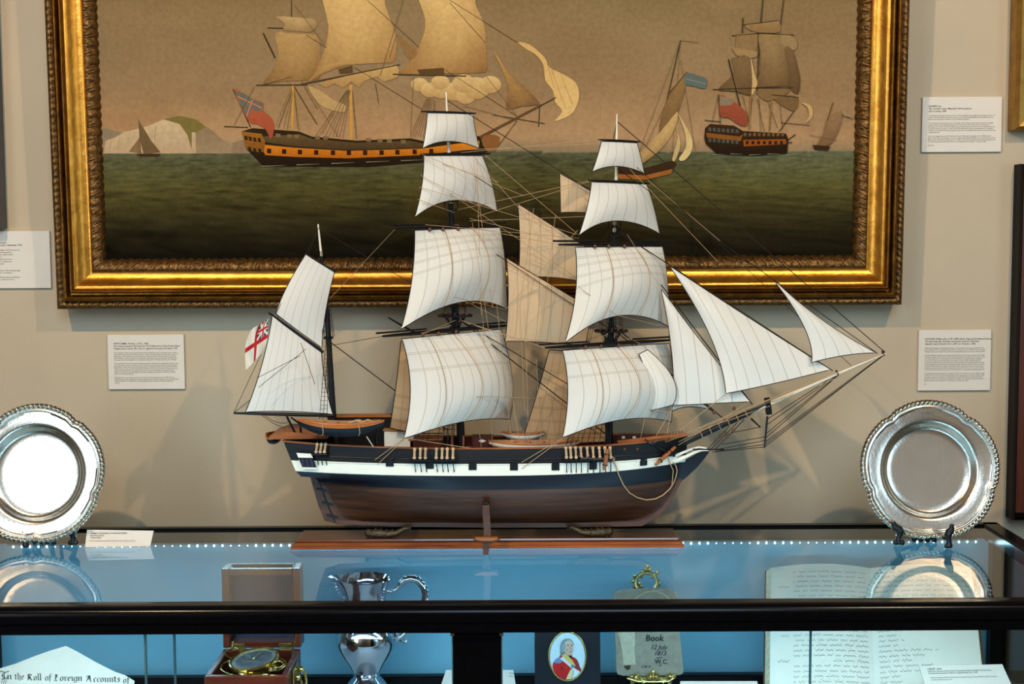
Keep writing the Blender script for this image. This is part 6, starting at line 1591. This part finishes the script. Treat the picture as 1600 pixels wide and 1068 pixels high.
# ensign at the gaff peak
def flag_f(u, v):
    tl, tr_, br, bl = S(397, 513, -.05), S(421, 498, -.046), S(410, 553, -.046), S(380, 558, -.05)
    tl = S(395, 514, -.052); bl = S(384, 578, -.052); tr_ = S(421.5, 497, -.046); br = S(412, 549, -.046)
    p = (bl * (1 - v) + tl * v) * (1 - u) + (br * (1 - v) + tr_ * v) * u
    return p + Vector((0.002 * math.sin(v * 5), 0.004 * math.sin(u * 7 + v * 3), 0)) + Vector((-0.009 * (1 - u) * math.sin(PI * v), 0, 0))
def flag_c(u, v):
    h = 1 - u                                               # 0 at the hoist
    W_, R_, B_ = srgb(216, 208, 192), srgb(176, 26, 34), srgb(16, 30, 84)
    if h < 0.46 and v > 0.52:
        a, b = h / 0.46, (v - 0.52) / 0.48
        if abs(a - 0.5) < 0.07 or abs(b - 0.5) < 0.08: return R_
        if abs(a - 0.5) < 0.12 or abs(b - 0.5) < 0.13: return W_
        d = min(abs(a - b), abs(a + b - 1))
        if d < 0.12: return W_
        return B_
    if abs(h - 0.5) < 0.065 or abs(v - 0.46) < 0.06: return R_
    return W_
M['flag'] = mat('flag_silk', (1, 1, 1), 0.7, 0, 0.05, 60, attr=True)
MB().grid(flag_f, 60, 60, 0, True, None, flag_c).build('ensign', M['flag'], root)

# ---- boats and deck fittings
def boat(nm, c, L_, W_, H_, mh, mt, yaw=0.0, inner='deck', tilt=0.0):
    rot = Matrix.Rotation(yaw, 3, 'Z') @ Matrix.Rotation(tilt, 3, 'Y'); c = Vector(c)
    def f(u, v, o=0.0):
        s = u * 2 - 1; w = (1 - abs(s) ** 2.6); a = (v - 0.5) * PI
        sheer = 0.22 * H_ * s * s
        yy = W_ / 2 * w * math.sin(a) * (1 - o); zz = -H_ * (math.cos(a) ** 0.75 if math.cos(a) > 1e-6 else 0) * (0.35 + 0.65 * w) + sheer
        return c + rot @ Vector((s * L_ / 2 * (1 - o * 0.6), yy, zz + o * H_ * 0.6))
    o_ = MB().grid(f, 28, 12).build(nm, M[mh], root)
    MB().grid(lambda u, v: f(u, v, 0.14), 28, 12, flip=True).build('boat_lining', M[inner], o_)
    mb = MB()
    for v in (0, 1): mb.tube([f(i / 28, v) for i in range(29)], 0.0016, 6)
    mb.build('gunwale', M[mt], o_)
    mb = MB()
    for u in (0.28, 0.45, 0.62, 0.76):
        a, b = f(u, 0, 0.1), f(u, 1, 0.1); mb.bbox((a + b) / 2 + Vector((0, 0, -0.002)), (0.004, (b - a).length, 0.0012), 0.0003, rot)
    mb.build('thwart', M[mt], o_)
    return o_, f
a, b = P(465, 661, 2.255), P(600, 664, 2.255)
ob, bf = boat('quarter_boat', ((a.x + b.x) / 2, 2.255, (a.z + b.z) / 2 + 0.0022), b.x - a.x, 0.040, 0.0235, 'hull_blue', 'boat_wood', 0, 'deck', 0.02)
mb = MB()
def strake(u, v):
    p = bf(u, 0.005 + 0.055 * v); return p + Vector((0, -0.0008, 0))
mb.grid(strake, 28, 3); mb.build('boat_strake', M['boat_wood'], ob)
mb = MB()
for u in (0.3, 0.72): mb.tube([bf(u, k / 10) + Vector((0.002 * math.sin(k), -0.0012, -0.0006)) for k in range(0, 6)], 0.0009, 6)
mb.build('boat_sling', M['rope_tan'], ob)
mb = MB(); mb.tube([P(x, y, 2.25) for x, y in ((545, 661), (556, 657), (566, 660), (575, 656), (584, 660))], 0.0022, 8); mb.sphere(P(560, 657, 2.252), 0.004, 8, 0, (1.6, 1, 0.7)); mb.build('boat_gear', M['rope_tan'], ob)
for (x, y, x2, y2) in ((455, 662, 470, 676), (592, 666, 588, 700)):
    MB().tube([P(x2, y2, 2.30), P(x2 - 1, y2 - 14, 2.285), P(x, y - 10, 2.262)], [0.0020, 0.0018, 0.0014], 8).build('davit', M['spar_black'], root)
MB().rod(P(448, 650, 2.28), P(461, 676, 2.30), 0.0020).build('davit', M['spar_black'], root)
MB().rod(P(573, 682, 2.255), P(583, 697, 2.272), 0.0010).build('boat_stay', M['spar_white'], root)
a, b = P(418, 683, 2.34), P(452, 678, 2.34)
boat('stern_boat', (a.x + 0.012, YC, a.z + 0.003), 0.030, 0.085, 0.014, 'hull_blue', 'boat_wood', 0, 'rail_wood')
MB().prism([S(x, y, -0.05) for x, y in [(420, 682), (440, 674), (470, 676), (512, 682), (512, 685), (452, 686), (424, 686)]], (0, 0.10, 0)).build('stern_platform', M['rail_wood'], root)
zd = z_rail(0.5) - DK
a, b = P(764, 693, YC - 0.01), P(905, 690, YC - 0.01)
boat('long_boat', ((a.x + b.x) / 2, YC - 0.012, (a.z + b.z) / 2 + 0.001), b.x - a.x, 0.044, 0.016, 'hull_white', 'boat_wood')
a, b = P(784, 677, YC + 0.02), P(850, 677, YC + 0.02)
boat('jolly_boat', ((a.x + b.x) / 2, YC + 0.022, a.z), b.x - a.x, 0.032, 0.013, 'hull_white', 'boat_wood')
def dbox(nm, x0, x1, ytop, dy0, dy1, m_, mtop=None, zb=None):
    p = P(x0, ytop, YC + dy0); q = P(x1, ytop, YC + dy0); z0 = z_rail(s_at(p.x, 1.12)) - DK if zb is None else zb
    o = MB().bbox(((p.x + q.x) / 2, YC + (dy0 + dy1) / 2, (p.z + z0) / 2), (q.x - p.x, dy1 - dy0, max(0.004, p.z - z0)), 0.001).build(nm, M[m_], root)
    if mtop: MB().bbox(((p.x + q.x) / 2, YC + (dy0 + dy1) / 2, p.z + 0.0012), (q.x - p.x + 0.004, dy1 - dy0 + 0.004, 0.0028), 0.0008).build(nm + '_roof', M[mtop], o)
    return o
dbox('deckhouse', 512, 612, 652, 0.020, 0.050, 'hull_black', 'boat_wood')
MB().rod(P(611, 646, 2.38), P(611, 662, 2.38), 0.0016).build('deckhouse_post', M['spar_black'], root)
hp_ = dbox('hatch_house', 737, 770, 684, 0.0, 0.045, 'bulwark')
MB().poly([P(x, y, YC - 0.0006) for x, y in [(747, 688.5), (753.5, 685.8), (760, 688.5), (753.5, 691.2)]]).build('diamond_panel', M['hull_white'], hp_)
dbox('skylight', 600, 646, 673, 0.0, 0.04, 'hull_white', 'deck')
dbox('companion', 640, 690, 688, 0.0, 0.04, 'bulwark', 'rail_wood')
fk = dbox('forecastle_rack', 962, 1050, 680, 0.02, 0.034, 'bulwark')
for x in (974, 991, 1022): 
    MB().poly([P(x + a, y, YC + 0.0194) for a, y in [(-2.5, 681), (2.5, 681), (2.5, 685), (-2.5, 685)]]).build('rack_panel', M['hull_white'], fk)
for x in (976, 996): MB().bbox(hull_at(x, 701, 0.001), (0.004, 0.002, 0.004), 0.0005).build('side_scuttle', M['block'], root)
MB().prism([S(x, y, -0.045) for x, y in [(965, 688), (1072, 676), (1073, 679), (966, 694)]], (0, 0.0025, 0)).build('forecastle_rail', M['rail_wood'], root)
for x0 in (706, 724): MB().rod(P(x0, 680, YC - 0.02), P(x0, 700, YC - 0.02), 0.0020).build('bitt_post', M['rail_wood'], root)
def anchor(stock, shank, out):
    a, b = hull_at(*stock[0], out), hull_at(*stock[1], out)
    mid = (a + b) / 2; o = MB().tube([a, a.lerp(b, .5), b], [0.0026, 0.0040, 0.0026], 8).build('anchor', M['rail_wood'], root)
    mb = MB()
    for t in (0.25, 0.75): mb.tube(ring_pts(a.lerp(b, t), 0.0042, b - a, 12), 0.0008, 5, closed=True)
    mb.build('anchor_band', M['hull_black'], o)
    p = [hull_at(x, y, out * 0.8) for x, y in shank]
    mb = MB(); mb.tube(p, 0.0020, 8); e = p[-1]
    mb.tube([e + Vector((-0.012, -0.001, 0.007)), e + Vector((-0.004, 0, -0.001)), e + Vector((0.004, 0, -0.002)), e + Vector((0.011, -0.001, 0.005))], [0.0008, 0.0022, 0.0022, 0.0008], 6)
    mb.build('anchor_shank', M['spar_black'], o)
anchor([(1024, 726), (1055, 698)], [(1054, 712), (1036, 702), (1018, 691)], 0.008)
anchor([(944, 734), (950, 701)], [(948, 716), (930, 717), (912, 715)], 0.012)
cab = [(957, 716), (962, 727), (967, 742), (974, 757), (983, 769), (996, 777), (1010, 780.5), (1024, 779), (1036, 773), (1046, 764), (1052, 755), (1056, 745), (1058, 735), (1056, 727), (1052, 722)]
mb = MB(); mb.tube([hull_at(x, y, 0.003) for x, y in cab], 0.0011, 6); mb.tube([hull_at(x, y, 0.004) for x, y in [(1050, 757), (1051, 745), (1052, 735), (1048, 726), (1044, 715)]], 0.0009, 6)
mb.tube(ring_pts(hull_at(957, 717, 0.003), 0.0035, (0.1, -1, 0.1), 14), 0.001, 5, closed=True)
mb.build('anchor_cable', M['rope_tan'], root)
mb = MB()
for i in range(14):
    t = i / 13; q = S(1005 + 60 * t, 690 - 12 * t, -0.03); mb.rod(q, q + Vector((0.0005, 0, 0.007)), 0.0010, 0.0007, 5)
mb.build('belaying_pins', M['block'], root)
# ================================================================== light
def spot(name, loc, aim, power, col, size, blend, radius):
    d = bpy.data.lights.new(name, 'SPOT'); d.energy = power; d.color = col; d.spot_size = math.radians(size); d.spot_blend = blend; d.shadow_soft_size = radius
    o = bpy.data.objects.new(name, d); COL.objects.link(o); o.location = loc
    o.rotation_euler = (Vector(aim) - Vector(loc)).to_track_quat('-Z', 'Y').to_euler(); return o
def area(name, loc, aim, power, col, sx, sy):
    d = bpy.data.lights.new(name, 'AREA'); d.energy = power; d.color = col; d.shape = 'RECTANGLE'; d.size = sx; d.size_y = sy
    o = bpy.data.objects.new(name, d); COL.objects.link(o); o.location = loc
    o.rotation_euler = (Vector(aim) - Vector(loc)).to_track_quat('-Z', 'Y').to_euler(); return o
WARM = (1.0, 0.74, 0.46)
COOL = (0.64, 0.82, 1.0)
spot('track_spot_left', (-1.15, 0.50, 3.0), (-0.1, 2.6, 1.35), 122, WARM, 62, 0.6, 0.025)
spot('track_spot_right', (1.25, 0.50, 3.0), (0.25, 2.6, 1.35), 94, WARM, 62, 0.6, 0.025)
area('cool_side_light', (-3.12, -1.3, 1.85), (0.1, 2.4, 1.2), 92, COOL, 2.2, 2.0)  # cool light from the window off to the left
area('cool_overhead_fill', (0.3, -1.6, 3.1), (0.2, 2.4, 1.1), 80, (0.58, 0.80, 1.0), 1.6, 1.6)  # unseen soft light added overhead to cool the shadows
area('cool_side_light', (3.05, -0.4, 1.55), (0.6, 2.6, 1.1), 26, (0.52, 0.78, 1.0), 1.2, 1.3)  # unseen cool light added at the right to tint the wall by the bow
spot('plate_reflection_fill', (-1.3, -0.9, 2.9), (-2.5, -3.0, 1.8), 260, (0.85, 0.93, 1.0), 75, 0.7, 0.05)  # added lamp, brightens the unseen wall mirrored in the left plate
spot('tan_reflection_fill', (1.6, -0.6, 2.8), (2.1, -3.0, 1.7), 120, WARM, 80, 0.7, 0.05)  # added warm lamp on the unseen wall, for the right plate's tan reflection
# the rows of small lights in the case
area('case_lights', ((XL_C + XR_C) / 2, YB0 - 0.008, 0.9215), ((XL_C + XR_C) / 2, YB0 - 0.5, 0.72), 1.4, (0.48, 0.82, 1.0), XR_C - XL_C - 0.12, 0.008)
area('case_front_lights', ((XL_C + XR_C) / 2, YF1 + 0.02, 0.917), ((XL_C + XR_C) / 2, 2.46, 0.74), 2.7, (0.48, 0.82, 1.0), XR_C - XL_C - 0.12, 0.02)

w = bpy.data.worlds.new('gallery_ambient'); scene.world = w; w.use_nodes = True
nt = w.node_tree; N = nt.nodes; L = nt.links; bg = N['Background']
tc = N.new('ShaderNodeTexCoord'); sx = N.new('ShaderNodeSeparateXYZ'); cr = N.new('ShaderNodeValToRGB')
L.new(tc.outputs['Generated'], sx.inputs[0]); mr = N.new('ShaderNodeMapRange'); mr.inputs['From Min'].default_value = -1; mr.inputs['From Max'].default_value = 1
L.new(sx.outputs['Z'], mr.inputs['Value']); L.new(mr.outputs['Result'], cr.inputs['Fac'])
cr.color_ramp.elements[0].color = (0.05, 0.04, 0.035, 1); cr.color_ramp.elements[1].color = (0.30, 0.30, 0.32, 1)
e = cr.color_ramp.elements.new(0.5); e.color = (0.22, 0.21, 0.20, 1)
L.new(cr.outputs['Color'], bg.inputs['Color']); bg.inputs['Strength'].default_value = 0.25

# ================================================================== camera
cd = bpy.data.cameras.new('camera'); cd.sensor_fit = 'HORIZONTAL'; cd.sensor_width = 36; cd.lens = F_PX / 1600 * 36
cd.clip_start = 0.05
co = bpy.data.objects.new('camera', cd); COL.objects.link(co)
co.matrix_world = Matrix.Translation(CAM) @ Matrix((_r, _u, -_f)).transposed().to_4x4()
scene.camera = co
scene.view_settings.view_transform = 'Standard'
scene.view_settings.look = 'Medium High Contrast'
scene.view_settings.exposure = -0.1
